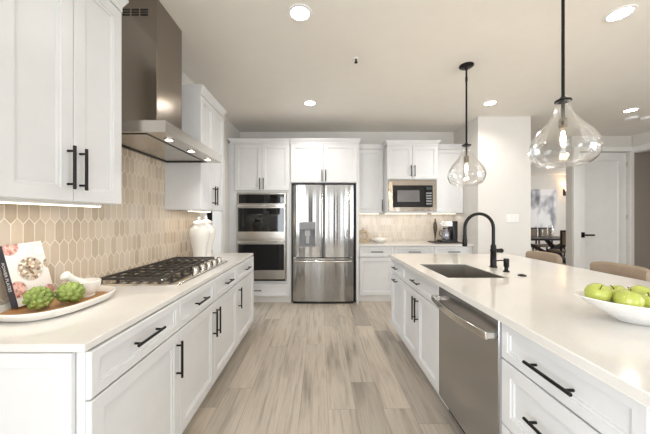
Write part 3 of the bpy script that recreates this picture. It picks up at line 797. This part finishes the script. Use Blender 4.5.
tag(obj('disposal_button', lathe(B(), [(0, 0), (0.027, 0), (0.027, 0.006), (0.022, 0.009), (0.014, 0.009), (0.013, 0.012), (0, 0.012)], seg=20, c=(0, 0, 0)), 'black', None, loc=(1.475, 1.985, CT1+0.0005)), 'flat round black button on island countertop right of the sink', 'button')

# ================================================================ LIGHTS IN THE ROOM
def pendant(x, y, label):
    P = thing('pendant_light', label, 'pendant light', (x, y, CEIL), 0, 'glass pendants over the island')
    obj('ceiling_canopy', lathe(B(), [(0, 0), (0.068, 0), (0.068, -0.010), (0.055, -0.020), (0.018, -0.024), (0.012, -0.045), (0.008, -0.05), (0, -0.05)], seg=28), 'black', P)
    b = B(); tube(b, [(0, 0, -0.05), (0, 0, -0.80)], 0.0088, 12); cyl(b, 0.0115, -0.16, -0.12, seg=14); cyl(b, 0.009, -0.32, -0.29, seg=12) if False else None
    obj('rod', b, 'black', P)
    zt = -0.79
    obj('cap', lathe(B(), [(0, 0.012+zt), (0.012, 0.012+zt), (0.02, zt), (0.041, -0.010+zt), (0.043, -0.020+zt), (0.039, -0.022+zt), (0.02, -0.016+zt), (0, -0.012+zt)], seg=28), 'black', P)
    b = B(); cyl(b, 0.009, -0.13+zt, -0.012+zt, seg=12); obj('stem', b, 'black', P)
    lathe_b = lathe(B(), [(0, -0.125+zt), (0.018, -0.125+zt), (0.022, -0.135+zt), (0.022, -0.175+zt), (0.017, -0.185+zt), (0, -0.185+zt)], seg=20)
    obj('socket', lathe_b, simple('dark_bronze', (86, 74, 60), 0.35, 0.8), P)
    # teardrop glass shade with a real wall thickness, open below
    prof = [(0.037, -0.0225), (0.037, -0.050), (0.046, -0.085), (0.066, -0.122), (0.096, -0.165), (0.134, -0.210), (0.160, -0.255), (0.173, -0.300), (0.171, -0.338), (0.156, -0.378), (0.133, -0.404), (0.114, -0.414)]
    # smooth the profile
    sm = []
    for i in range(len(prof)-1):
        p0 = prof[max(0, i-1)]; p1 = prof[i]; p2 = prof[i+1]; p3 = prof[min(len(prof)-1, i+2)]
        for k in range(4):
            u = k/4
            f = lambda a, b_, c_, d_: 0.5*((2*b_)+(-a+c_)*u+(2*a-5*b_+4*c_-d_)*u*u+(-a+3*b_-3*c_+d_)*u**3)
            sm.append((f(p0[0], p1[0], p2[0], p3[0]), f(p0[1], p1[1], p2[1], p3[1])))
    sm.append(prof[-1])
    pr = [(r, h+zt) for r, h in sm]+[(r-0.003, h+zt) for r, h in reversed(sm)]
    obj('glass_shade', lathe(B(), pr+[pr[0]], seg=56), 'glass', P)
    bl = obj('bulb', lathe(B(), [(0.012, -0.186+zt), (0.013, -0.195+zt), (0.022, -0.225+zt), (0.028, -0.255+zt), (0.026, -0.280+zt), (0.014, -0.297+zt), (0, -0.300+zt)], seg=20), 'bulbglass', P)
    b = B()
    for k in range(6):
        a = PI*k/3; tube(b, [(0.005*math.cos(a), 0.005*math.sin(a), -0.205+zt), (0.011*math.cos(a), 0.011*math.sin(a), -0.245+zt), (0.006*math.cos(a), 0.006*math.sin(a), -0.275+zt)], 0.0016, 6)
    obj('filament', b, 'bulb', bl)
    point('pendant_glow', (x, y, CEIL+zt-0.25), 5, (1, 0.80, 0.55), 0.02)
    return P
pendant(1.510, 1.69, 'nearer clear glass teardrop pendant on black rod, above the island fruit bowl end')
pendant(1.475, 2.74, 'farther clear glass teardrop pendant on black rod, over the island faucet')
CAN_LABELS = ['round recessed ceiling light over the aisle, nearest the range hood', 'round recessed ceiling light in front of the refrigerator',
    'round recessed ceiling light just right of the far pendant', 'round recessed ceiling light at upper right corner of the photo', 'round recessed ceiling light beside the two smoke detectors',
    ]
can0 = None
for i, (x, y) in enumerate(CANS[:5]):
    if can0 is None:
        can0 = thing('recessed_light', CAN_LABELS[0], 'ceiling light', (x, y, CEIL), 0, 'recessed ceiling lights')
        obj('trim_ring', lathe(B(), [(0.066, -0.0005), (0.092, -0.0005), (0.090, -0.006), (0.072, -0.008), (0.066, -0.004), (0.066, -0.0005)], seg=32), 'trim', can0)
        obj('lens', cyl(B(), 0.0655, -0.0045, -0.0006, seg=32), 'lamp', can0)
    else: dup(can0, (x, y, CEIL), None, CAN_LABELS[i])
def detector(x, y, r, label):
    tag(obj('smoke_detector', lathe(B(), [(0, 0), (r, 0), (r, -0.014), (r*0.9, -0.030), (r*0.45, -0.036), (r*.42, -.032), (0, -0.032)], seg=24), 'trim', None, loc=(x, y, CEIL-0.0005)), label, 'smoke detector', 'detectors on the ceiling')
detector(4.77, 4.17, 0.075, 'larger white smoke detector on ceiling under the far right recessed light')
detector(4.98, 4.17, 0.055, 'smaller white detector on ceiling at far right beside the larger one')
SP = thing('fire_sprinkler', 'small sprinkler head on the ceiling between the aisle lights and the pendants', 'sprinkler', (0.347, 2.62, CEIL-0.0005))
obj('escutcheon', lathe(B(), [(0, 0), (0.028, 0), (0.024, -0.006), (0, -0.007)], seg=20), 'trim', SP)
b = B(); cyl(b, 0.008, -0.035, -0.006, seg=10); cyl(b, 0.016, -0.040, -0.035, seg=12)
obj('head', b, 'black', SP)
# under-cabinet bars
def led(x0, x1, y0, y1, z, label, power, sx, sy):
    L = thing('light_bar', label, 'light', ((x0+x1)/2, (y0+y1)/2, z), 0, 'under-cabinet light bars')
    hx, hy = (x1-x0)/2, (y1-y0)/2
    obj('housing', box(B(), -hx, hx, -hy, hy, -0.012, -0.0005), 'trim', L)
    obj('diffuser', box(B(), -hx+.004, hx-.004, -hy+.004, hy-.004, -0.0155, -0.0122), 'led', L)
    area('under_cabinet_glow', ((x0+x1)/2, (y0+y1)/2, z-0.018), (0, 0, 0), sx, sy, power, LAMP)
led(-1.22, -1.17, 0.98, 1.46, 1.412, 'lit strip under the upper cabinet nearest the camera', 0.8, 0.04, 0.45)
led(-1.26, -1.22, 2.58, 3.05, 1.412, 'thin lit strip under the upper cabinet beyond the range hood', 0.5, 0.04, 0.45)
led(0.68, 1.02, 4.68, 4.72, 1.412, 'thin lit strip under the narrow cabinet beside the refrigerator', 0.3, 0.32, 0.04)
led(1.12, 1.84, 4.68, 4.72, 1.412, 'thin lit strip under the built-in microwave', 0.5, 0.7, 0.04)
led(1.93, 2.34, 4.68, 4.72, 1.412, 'thin lit strip under the corner upper cabinet above the coffee maker', 0.35, 0.36, 0.04)

# ================================================================ THINGS ON THE LEFT COUNTER
TZ = CT1+0.0005
def superring(a, bb, n, seg=64):
    out = []
    for i in range(seg):
        th = 2*PI*i/seg; c, s = math.cos(th), math.sin(th)
        out.append((a*math.copysign(abs(c)**(2/n), c), bb*math.copysign(abs(s)**(2/n), s)))
    return out
def shell(bm, rings, n, seg=64):
    """rings: (a, b, z); closed solid of revolution-like superellipse shells"""
    L = []
    for (a, bb, z) in rings:
        L.append([bm.verts.new((x, y, z)) for x, y in superring(a, bb, n, seg)])
    for A, Bq in zip(L[:-1], L[1:]):
        for i in range(seg): j = (i+1) % seg; bm.faces.new((A[i], A[j], Bq[j], Bq[i]))
    bm.faces.new(L[0][::-1]); bm.faces.new(L[-1])
    return bm
TR = thing('serving_tray', 'long white oval serving tray with wooden inside at the near end of the left counter', 'tray', (-1.248, 1.308, TZ))
obj('body', shell(B(), [(.140, .195, 0), (.158, .215, .008), (.172, .232, .036), (.170, .230, .041), (.164, .224, .040), (.152, .208, .014), (.14, .195, .012)], 2.7), 'white_ceramic', TR)
obj('inlay', shell(B(), [(.142, .198, .0122), (.151, .207, .0145), (.143, .199, .0150)], 2.7), 'tanwood', TR)
tz = TZ+0.0152
def artichoke(loc, r, rot, label, tilt):
    b = B(); h = r*0.86
    ellipsoid(b, (0, 0, h), r*0.78, r*0.78, h*0.88, 18, 10)
    for f in b.faces: f.material_index = 1
    random.seed(int(r*10000)+int(rot*10))
    rows = 7
    for k in range(rows):
        lat = -0.95+k*(1.35+0.95)/(rows-1)
        m = max(3, int(9.5*math.cos(lat*0.93)))
        for i in range(m):
            a = 2*PI*(i+0.5*(k % 2))/m+random.uniform(-.06, .06)
            c = Vector((math.cos(lat)*math.cos(a)*r*0.84, math.cos(lat)*math.sin(a)*r*0.84, h+math.sin(lat)*h*0.92))
            n = Vector((math.cos(lat)*math.cos(a), math.cos(lat)*math.sin(a), math.sin(lat))).normalized()
            e = Vector((-math.sin(a), math.cos(a), 0)); up = n.cross(e).normalized()
            if up.z < 0: up = -up
            L = r*0.54; W2 = r*0.31*(1 if k < rows-2 else 0.75)
            base = len(b.verts); grid = []
            for (v, wf, of) in ((-0.55, .55, -.08), (-0.15, 1.0, .10), (0.2, 1.0, .19), (0.42, .75, .19), (0.55, .3, .08)):
                row = []
                for (uu, cu) in ((-1, -.30), (-.6, -.04), (0, .04), (.6, -.04), (1, -.30)):
                    row.append(b.verts.new(c+up*v*L+e*uu*W2*wf+n*r*(of+cu)))
                grid.append(row)
            for A, Bq in zip(grid[:-1], grid[1:]):
                for q in range(4): b.faces.new((A[q], A[q+1], Bq[q+1], Bq[q]))
    zmin = min(v.co.z for v in b.verts)
    R3 = Matrix.Rotation(tilt, 3, 'Y')
    for v in b.verts: v.co = R3 @ (v.co-Vector((0, 0, h)))
    zmin = min(v.co.z for v in b.verts)
    for v in b.verts: v.co.z -= zmin
    A = obj('artichoke', b, 'green', None, loc=loc, sharp=80)
    A.data.materials.append(M['artgap']); A.rotation_euler = (0, 0, rot)
    return tag(A, label, 'artichoke', 'artichokes on the tray')
M['artgap'] = simple('artichoke_gap_shade', (66, 62, 38), 0.7)  # dark core colour stands in for shade between the scales
t = NT('artichoke_green')
nz = t.noise(t.co(), 22, 3)
t.set(Base_Color=t.ramp(nz, [(0.3, lin(104, 122, 56)), (0.55, lin(138, 156, 78)), (0.78, lin(170, 178, 112))]), Roughness=0.5)
M['green'] = t.m
artichoke((-1.255, 1.213, tz), 0.050, 0.4, 'green artichoke at front of the white tray, beside the cookbook spine', 0.9)
artichoke((-1.192, 1.300, tz), 0.052, 1.9, 'green artichoke in front of the white marble mortar', 0.5)
MO = thing('mortar', 'white marble mortar bowl on the tray behind the artichokes', 'mortar', (-1.226, 1.418, tz))
obj('bowl', lathe(B(), [(0, 0), (0.040, 0), (0.043, 0.006), (0.041, 0.014), (0.056, 0.034), (0.066, 0.060), (0.068, 0.080), (0.066, 0.083), (0.057, 0.082), (0.050, 0.055), (0.032, 0.030), (0, 0.024)], seg=40), 'marble', MO)
p0 = Vector((-1.219, 1.425, tz+0.058)); p1 = Vector((-1.268, 1.338, tz+0.131))
dv = (p1-p0)
b = tube(B(), [p0-p0, dv*0.08, dv*0.2, dv*0.55, dv*0.8, dv*0.88, dv*0.95, dv*1.0], [0.008, 0.018, 0.019, 0.015, 0.019, 0.024, 0.021, 0.008], 16)
tag(obj('pestle', b, 'marble', None, loc=p0), 'white marble pestle leaning out of the mortar', 'pestle')
# cookbook leaning against the tile
def cover_mat():
    t = NT('cookbook_cover'); x, y, z = t.sep(t.co())
    col = t.mix(t.noise(t.co(), 9, 2), lin(240, 236, 230), lin(226, 216, 208))
    vo = t.n('TexVoronoi'); t.put(vo.inputs['Vector'], t.co()); vo.inputs['Scale'].default_value = 95
    ca = t.ramp(t.sep(vo.outputs['Color'])[0], [(0.0, lin(88, 66, 52)), (0.35, lin(214, 190, 164)), (0.6, lin(122, 94, 74)), (0.85, lin(240, 230, 214)), (1.0, lin(120, 128, 84))])
    cb = t.ramp(t.sep(vo.outputs['Color'])[0], [(0.0, lin(196, 130, 112)), (0.5, lin(236, 196, 184)), (1.0, lin(158, 92, 84))])
    cc = t.mix(0.5, lin(206, 220, 218), lin(232, 236, 232))
    # local: y along the width (0..0.17), z height (0..0.27)
    for (cy, cz, r, c, rim) in ((0.092, 0.155, 0.054, ca, 0.059), (0.026, 0.272, 0.040, cb, 0.041), (0.018, 0.075, 0.036, cb, 0.040), (0.150, 0.235, 0.026, cc, 0.030), (0.178, 0.165, 0.024, ca, 0.026), (0.15, 0.03, 0.03, cb, 0.034)):
        d = t.math('SQRT', t.math('ADD', t.math('POWER', t.math('SUBTRACT', y, cy), 2.0), t.math('POWER', t.math('SUBTRACT', z, cz), 2.0)))
        col = t.mix(t.math('LESS_THAN', d, rim), col, lin(214, 208, 204))
        col = t.mix(t.math('LESS_THAN', d, r), col, c)
    t.set(Base_Color=col, Roughness=0.35)
    return t.m
M['cover'] = cover_mat()
BK = thing('cookbook', 'white cookbook with round food photos and dark spine leaning on the tile', 'book', (-1.367, 1.205, tz+0.0075))
BK.rotation_euler = (math.radians(3.0), math.radians(-12.0), 0)
bw, bh, bt = 0.172, 0.280, 0.030
b = B(); box(b, bt-0.002, bt, 0.003, bw, 0, bh); obj('front_cover', b, 'cover', BK)
b = B(); box(b, 0, 0.002, 0.003, bw, 0, bh); obj('back_cover', b, 'navy', BK)
sp = obj('spine', box(B(), 0, bt, 0, 0.0029, 0, bh), 'navy', BK, 0.001)
obj('pages', box(B(), 0.0022, bt-0.0022, 0.0032, bw-0.004, 0.004, bh-0.004), 'paper', BK)
tc = bpy.data.curves.new('spine_text', 'FONT'); tc.body = 'POWER PLATES'; tc.size = 0.019; tc.extrude = 0.0002; tc.align_x = 'CENTER'; tc.align_y = 'CENTER'
to = bpy.data.objects.new('tmp_text', tc); COL.objects.link(to)
bpy.context.view_layer.update()
me = bpy.data.meshes.new_from_object(to.evaluated_get(bpy.context.evaluated_depsgraph_get()))
bpy.data.objects.remove(to, do_unlink=True)
# text reads down the spine: text +x -> -z, text +y -> +x, facing -y
me.transform(Matrix(((0, 1, 0, bt/2), (0, 0, -1, -0.0004), (-1, 0, 0, bh*0.50), (0, 0, 0, 1))))
me.materials.clear(); me.materials.append(M['whitetext'])
to = bpy.data.objects.new('spine_lettering', me); COL.objects.link(to); to.parent = sp
# ginger jars
def jar(loc, s, label):
    J = thing('ginger_jar', label, 'jar', loc, 0, 'white ginger jars by the cooktop')
    pr = [(0, 0), (0.062, 0), (0.064, 0.006), (0.060, 0.02), (0.060, 0.05), (0.070, 0.12), (0.088, 0.20), (0.100, 0.255), (0.100, 0.285), (0.088, 0.318), (0.066, 0.338), (0.058, 0.348), (0.056, 0.362), (0.050, 0.362), (0.050, 0.345), (0, 0.340)]
    obj('body', lathe(B(), [(r*s, h*s) for r, h in pr], seg=40), 'white_ceramic', J, sharp=60)
    lp = [(0, 0.3622), (0.064, 0.3622), (0.066, 0.372), (0.060, 0.384), (0.046, 0.394), (0.022, 0.402), (0.010, 0.408), (0.016, 0.418), (0.014, 0.428), (0.005, 0.436), (0, 0.438)]
    obj('lid', lathe(B(), [(r*s, h*s) for r, h in lp], seg=32), 'white_ceramic', J)
    return J
jar((-1.215, 2.74, TZ), 0.985, 'white lidded ginger jar nearer the gas cooktop')
jar((-1.243, 2.965, TZ), 1.0, 'white lidded ginger jar at far end of counter, behind the other jar')

# ================================================================ ISLAND FRUIT BOWL
FB = (1.376, 1.10)
BW = thing('fruit_bowl', 'long white textured boat-shaped bowl holding green apples on the island', 'bowl', (FB[0], FB[1], TZ), math.radians(-7))
def boat(bm):
    seg = 72; rings = []
    spec = [(.12, .045, 0.0), (.135, .054, .004), (.190, .088, .040), (.238, .112, .070), (.272, .130, .094), (.270, .128, .097), (.265, .125, .095), (.233, .107, .071), (.185, .083, .042), (.13, .050, .009)]
    L = []
    for a, bb, z in spec:
        a, bb, z = a*1.1, bb*1.15, z*0.98
        row = []
        for i in range(seg):
            th = 2*PI*i/seg; c, s = math.cos(th), math.sin(th)
            f = abs(c)**4
            row.append(bm.verts.new((a*c, bb*s*(1-0.12*f), z*(1+0.10*f))))
        L.append(row)
    for A, Bq in zip(L[:-1], L[1:]):
        for i in range(seg): j = (i+1) % seg; bm.faces.new((A[i], A[j], Bq[j], Bq[i]))
    bm.faces.new(L[0][::-1]); bm.faces.new(L[-1])
    return bm
obj('shell', boat(B()), 'white_texture', BW, sharp=50)
t = NT('green_apple')
nz = t.noise(t.co(), 9, 3); sp_ = t.noise(t.co(), 160, 2)
cc = t.ramp(nz, [(0.3, lin(166, 176, 80)), (0.55, lin(184, 190, 94)), (0.75, lin(206, 202, 128))])
t.set(Base_Color=t.mix(t.math('GREATER_THAN', sp_, 0.68), cc, lin(214, 222, 150)), Roughness=0.25, Specular_IOR_Level=0.5)
M['apple'] = t.m
ap0 = thing('apple', 'green apple at the left tip of the white bowl', 'apple', (0, 0, 0), 0, 'green apples in the white bowl')
pr = [(0, 0.010), (0.008, 0.004), (0.016, 0.0), (0.026, 0.006), (0.035, 0.020), (0.0395, 0.038), (0.038, 0.054), (0.030, 0.068), (0.018, 0.074), (0.008, 0.070), (0, 0.062)]
obj('flesh', lathe(B(), [(r, h-0.037) for r, h in pr], seg=28), 'apple', ap0, sharp=80)
obj('stem', tube(B(), [(0, 0, 0.023), (0.001, 0, 0.038), (0.005, 0.001, 0.048)], 0.0016, 6), 'stem', ap0)
APS = [(-0.210, 0.022, 0.104, (0.5, -0.35, 0.2), 'green apple at the left tip of the white bowl'),
       (-0.158, -0.050, 0.098, (0.25, 0.3, 1.0), 'bright green apple at front rim of the bowl, second from its left tip'),
       (-0.118, 0.042, 0.094, (-0.4, 0.2, 2.0), 'yellowish green apple at back of the bowl behind the front ones'),
       (-0.035, 0.036, 0.098, (0.9, 0.4, 3.0), 'yellow-green apple at back of the bowl near right edge of the photo'),
       (-0.070, -0.052, 0.089, (0.4, 0.1, 4.0), 'green apple low at the front rim by right edge of the photo'),
       (0.02, -0.054, 0.085, (-0.3, -0.5, 0.7), 'green apple at the front rim just past the photo edge'),
       (0.055, 0.038, 0.09, (0.2, 0.6, 5.0), 'green apple at the back rim just past the photo edge'),
       (0.14, -0.012, 0.088, (0.6, 0.1, 2.5), 'green apple at the right tip of the bowl, beyond the photo edge')]
_a = math.radians(-7)
for i, (x, y, z, r, lab) in enumerate(APS):
    p = (FB[0]+x*math.cos(_a)-y*math.sin(_a), FB[1]+x*math.sin(_a)+y*math.cos(_a), TZ+z)
    a = ap0 if i == 0 else dup(ap0, p, None, lab)
    a.location = p; a.rotation_euler = r; a.scale = (1.06, 1.06, 1.06); a['label'] = lab

# ================================================================ BACK COUNTER THINGS
RN = thing('ring_ornament', 'small beige ceramic ring ornament on the back counter beside the refrigerator', 'ornament', (0.735, 4.62, TZ))
b = B()
pts = [(0.082*math.cos(2*PI*i/28), 0, 0.105+0.082*math.sin(2*PI*i/28)) for i in range(29)]
tube(b, pts, 0.026, 14)
obj('ring', b, 'beige', RN)
b = B(); box(b, -0.085, 0.085, -0.045, 0.045, 0, 0.022); obj('foot', b, 'beige', RN, 0.006)
obj('neck', lathe(B(), [(0, 0.20), (0.018, 0.20), (0.014, 0.225), (0.02, 0.245), (0, 0.245)], seg=16), 'beige', RN)
WD = thing('candy_dish', 'small white dish with a round lid on the back counter', 'dish', (1.005, 4.60, TZ))
obj('bowl', lathe(B(), [(0, 0), (0.06, 0), (0.066, 0.008), (0.115, 0.035), (0.132, 0.062), (0.127, 0.065), (0.105, 0.04), (0, 0.02)], seg=32), 'white_ceramic', WD)
obj('lid', lathe(B(), [(0, 0.060), (0.105, 0.060), (0.095, 0.078), (0.045, 0.094), (0.012, 0.096), (0.02, 0.112), (0.012, 0.126), (0, 0.128)], seg=28), 'white_ceramic', WD)
tag(obj('wooden_board', box(B(), 1.87, 2.33, 4.42, 4.72, TZ, TZ+0.016), 'darkwood', None, 0.004), 'dark wooden board under the coffee maker on the back counter', 'board')
CZ = TZ+0.0165
CM = thing('coffee_maker', 'black and steel coffee maker with carafe in the right corner of back counter', 'coffee maker', (2.13, 4.56, CZ))
obj('base', box(B(), -0.13, 0.135, -0.10, 0.10, 0, 0.030), 'blackplastic', CM, 0.006)
obj('tower', box(B(), 0.055, 0.135, -0.09, 0.09, 0.0305, 0.345), 'blackplastic', CM, 0.006)
obj('brew_head', box(B(), -0.15, 0.054, -0.085, 0.085, 0.255, 0.345), 'chrome', CM, 0.008)
ca = obj('carafe', lathe(B(), [(0, 0.0305), (0.06, 0.0305), (0.068, 0.05), (0.068, 0.16), (0.045, 0.20), (0.045, 0.215), (0, 0.215)], (-0.025, -0.01, 0), 28), simple('dark_carafe_steel', (150, 150, 158), 0.2, 0.8), CM)
obj('carafe_lid', cyl(B(), 0.047, 0.2155, 0.235, (-0.025, -0.01, 0), seg=24), 'blackplastic', ca)
obj('carafe_handle', tube(B(), [(-0.09, -0.01, 0.19), (-0.125, -0.01, 0.175), (-0.128, -0.01, 0.11), (-0.092, -0.01, 0.08)], 0.007, 10), 'blackplastic', ca)
SV = thing('twisted_sculpture', 'slim dark twisted sculpture left of the coffee maker', 'ornament', (1.905, 4.50, CZ))
obj('base', cyl(B(), 0.030, 0, 0.012, seg=20, bev=0.002), 'iron', SV)
obj('body', lathe(B(), [(0, 0.0122), (0.010, 0.0122), (0.008, 0.05), (0.014, 0.10), (0.028, 0.19), (0.034, 0.25), (0.026, 0.31), (0.010, 0.35), (0.014, 0.365), (0.010, 0.385), (0, 0.39)], seg=18), simple('aged_bronze', (84, 74, 62), 0.35, 0.7), SV)
# light switches
SWP = thing('switch_plate', 'white wall switch plate on the white return wall', 'switch', (2.92, 4.13, 1.325))
obj('plate', box(B(), -0.095, 0.095, -0.007, -0.0005, -0.06, 0.06), 'trim', SWP, 0.003)
for x in (-0.06, 0, 0.06): obj('rocker', box(B(), x-0.017, x+0.017, -0.011, -0.0072, -0.034, 0.034), 'trim', SWP, 0.002)

# ================================================================ STOOLS
def stool(loc, label):
    s = thing('counter_stool', label, 'stool', loc, 0, 'tan counter stools along the island')
    b = B(); n = 12; L = []
    hw = 0.215
    # curved upholstered back wrapping the sitter; back plane at +x
    for i in range(n+1):
        u = i/n*2-1; y = hw*u; x = 0.20-0.055*u*u
        e = 1-0.16*abs(u)**6
        L.append([b.verts.new(p) for p in ((x-0.028, y, 0.66), (x+0.028, y, 0.66), (x+0.034, y, 0.80), (x+0.030, y, 0.928-0.02*(1-e)*5), (x+0.012, y, 0.948-0.1*(1-e)), (x-0.012, y, 0.948-0.1*(1-e)), (x-0.030, y, 0.928-0.02*(1-e)*5), (x-0.030, y, 0.80))])
    for A, Bq in zip(L[:-1], L[1:]):
        for i in range(8): j = (i+1) % 8; b.faces.new((A[i], A[j], Bq[j], Bq[i]))
    b.faces.new(L[0][::-1]); b.faces.new(L[-1])
    obj('backrest', b, 'tan', s, sharp=70)
    obj('seat', shell(B(), [(.18, .20, .58), (.20, .215, .595), (.205, .22, .635), (.19, .205, .655), (.1, .11, .66)], 3.5, 40), 'tan', s)
    for (x, y) in ((-.17, -.18), (-.17, .18), (.17, -.18), (.17, .18)):
        obj('leg', tube(B(), [(x*0.9, y*0.9, 0.579), (x*1.12, y*1.12, 0.0)], [0.019, 0.013], 10), 'darkwood', s)
    b = B(); f = 1.06
    for p, q in (((-.17*f, -.18*f, .22), (-.17*f, .18*f, .22)), ((.17*f, -.18*f, .22), (.17*f, .18*f, .22)), ((-.17*f, -.18*f, .25), (.17*f, -.18*f, .25)), ((-.17*f, .18*f, .25), (.17*f, .18*f, .25))): tube(b, [p, q], 0.008, 8)
    obj('footrest', b, 'darkwood', s)
    for y in (-.14, .14): obj('back_post', tube(B(), [(.17, y, .60), (.188, y, .70)], 0.012, 8), 'darkwood', s)
    return s
s0 = stool((2.36, 3.06, 0.0), 'tan upholstered counter stool at far end of the island')
dup(s0, (2.36, 2.28, 0), None, 'tan upholstered counter stool behind the fruit bowl')

# ================================================================ DINING ROOM
TBX, TBY = 6.05, 7.65
DT = thing('dining_table', 'dark wood trestle dining table seen through the opening', 'table', (TBX, TBY, 0.0125))
obj('tabletop', box(B(), -1.0, 1.0, -0.48, 0.48, 0.71, 0.76), 'darkwood', DT, 0.005)
for x in (-0.6, 0.15+0.45):
    b = B(); bar(b, (x, -0.38, 0.058), (x, 0.38, 0.70), 0.07, 0.09); bar(b, (x, 0.38, 0.058), (x, -0.38, 0.70), 0.07, 0.09)
    obj('trestle', b, 'darkwood', DT, 0.004)
b = B(); bar(b, (-0.6, -0.36, 0.08), (0.6, -0.36, 0.68), 0.05, 0.08); bar(b, (0.6, -0.36, 0.08), (-0.6, -0.36, 0.68), 0.05, 0.08)
obj('cross_brace', b, 'darkwood', DT, 0.004)
tag(obj('area_rug', box(B(), 4.7, 7.6, 6.5, 8.9, 0.0005, 0.012), simple('rug_fabric', (120, 108, 98), 0.95, var=0.15, scale=20), None), 'grey brown area rug under the dining table', 'rug')
def dchair():
    c = thing('dining_chair', '', 'chair', (0, 0, 0), 0, 'dark wood chairs at the dining table')
    obj('seat', box(B(), -.23, .23, -.22, .23, .43, .49), 'tan', c, 0.015)
    b = B()
    box(b, -.23, -.195, .205, .24, .49, 1.0); box(b, .195, .23, .205, .24, .49, 1.0); box(b, -.195, .195, .205, .24, .95, 1.0); box(b, -.195, .195, .205, .24, .60, .64)
    obj('back_frame', b, 'darkwood', c, 0.006)
    obj('back_cushion', box(B(), -.193, .193, .195, .245, .642, .948), 'tan', c, 0.012)
    for x in (-.205, .205):
        obj('leg', tube(B(), [(x, -.19, .429), (x, -.19, 0)], [.022, .016], 10), 'darkwood', c)
        obj('leg', tube(B(), [(x, .21, .429), (x, .24, 0)], [.022, .016], 10), 'darkwood', c)
    return c
c0 = dchair(); c0.location = (6.22, 6.93, 0.016); c0.rotation_euler = (0, 0, PI-0.15); c0['label'] = 'dining chair pulled to the near side of the table, its back to the kitchen'
dup(c0, (6.56, 8.30, 0.016), 0.0, 'dining chair on the far side of table, left below the painting')
dup(c0, (7.08, 8.30, 0.016), 0.05, 'dining chair on the far side of table, behind the glass vases')
for k, (x, y, h, lab) in enumerate(((6.42, 7.60, .34, 'tallest clear glass cylinder vase on dining table'), (6.56, 7.74, .26, 'middle clear glass cylinder vase on dining table'), (6.27, 7.74, .22, 'shortest clear glass cylinder vase on dining table'))):
    tag(obj('glass_vase', lathe(B(), [(0, 0), (.06, 0), (.062, .006), (.062, h), (.059, h), (.057, .012), (0, .012)], seg=28), 'thinglass', None, loc=(x, y, .773)), lab, 'vase', 'glass vases on the dining table')
def art_mat():
    t = NT('abstract_painting')
    co = t.co()
    wv = t.noise(t.mapping(co, (1.1, 1, 0.8)), 1.1, 3, 0.5)
    w2 = t.noise(t.mapping(co, (1.6, 1, 0.8), (3, 1, 7)), 1.4, 2, 0.5)
    c = t.ramp(wv, [(0.30, lin(60, 60, 66)), (0.42, lin(150, 152, 160)), (0.52, lin(232, 231, 232)), (0.8, lin(244, 243, 242))])
    c2 = t.ramp(w2, [(0.28, lin(46, 46, 50)), (0.40, lin(176, 178, 186)), (0.48, (1, 1, 1, 1))])
    t.set(Base_Color=t.mix(0.85, c, c2, 'MULTIPLY'), Roughness=0.6)
    return t.m
PT = thing('painting', 'large black and white abstract canvas on the dining room wall', 'painting', (7.82, DINY, 1.62))
obj('canvas', box(B(), -0.66, 0.66, -0.035, -0.001, -0.71, 0.72), art_mat(), PT)
b = B()
for q in ((-.675, -.662, -.725, .735), (.662, .675, -.725, .735), (-.662, .662, -.725, -.712), (-.662, .662, .722, .735)): box(b, q[0], q[1], -.042, -.001, q[2], q[3])
obj('frame', b, 'trim', PT)
SN = thing('wall_sconce', 'lit wall sconce to the right of the abstract painting', 'sconce', (8.80, DINY, 2.25))
obj('backplate', box(B(), -.05, .05, -.02, -.001, -.14, .10), 'black', SN, .003)
obj('arm', tube(B(), [(0, -.02, 0), (0, -.10, 0), (0, -.11, .03)], .010, 10), 'black', SN)
obj('lamp_shade', lathe(B(), [(.045, .03), (.065, .17), (.063, .17), (.043, .03), (.045, .03)], (0, -.11, 0), 24), emis('sconce_shade', (255, 222, 176), 5), SN)
point('sconce_glow', (8.80, DINY-0.11, 2.36), 6, (1, .82, .6), .04)
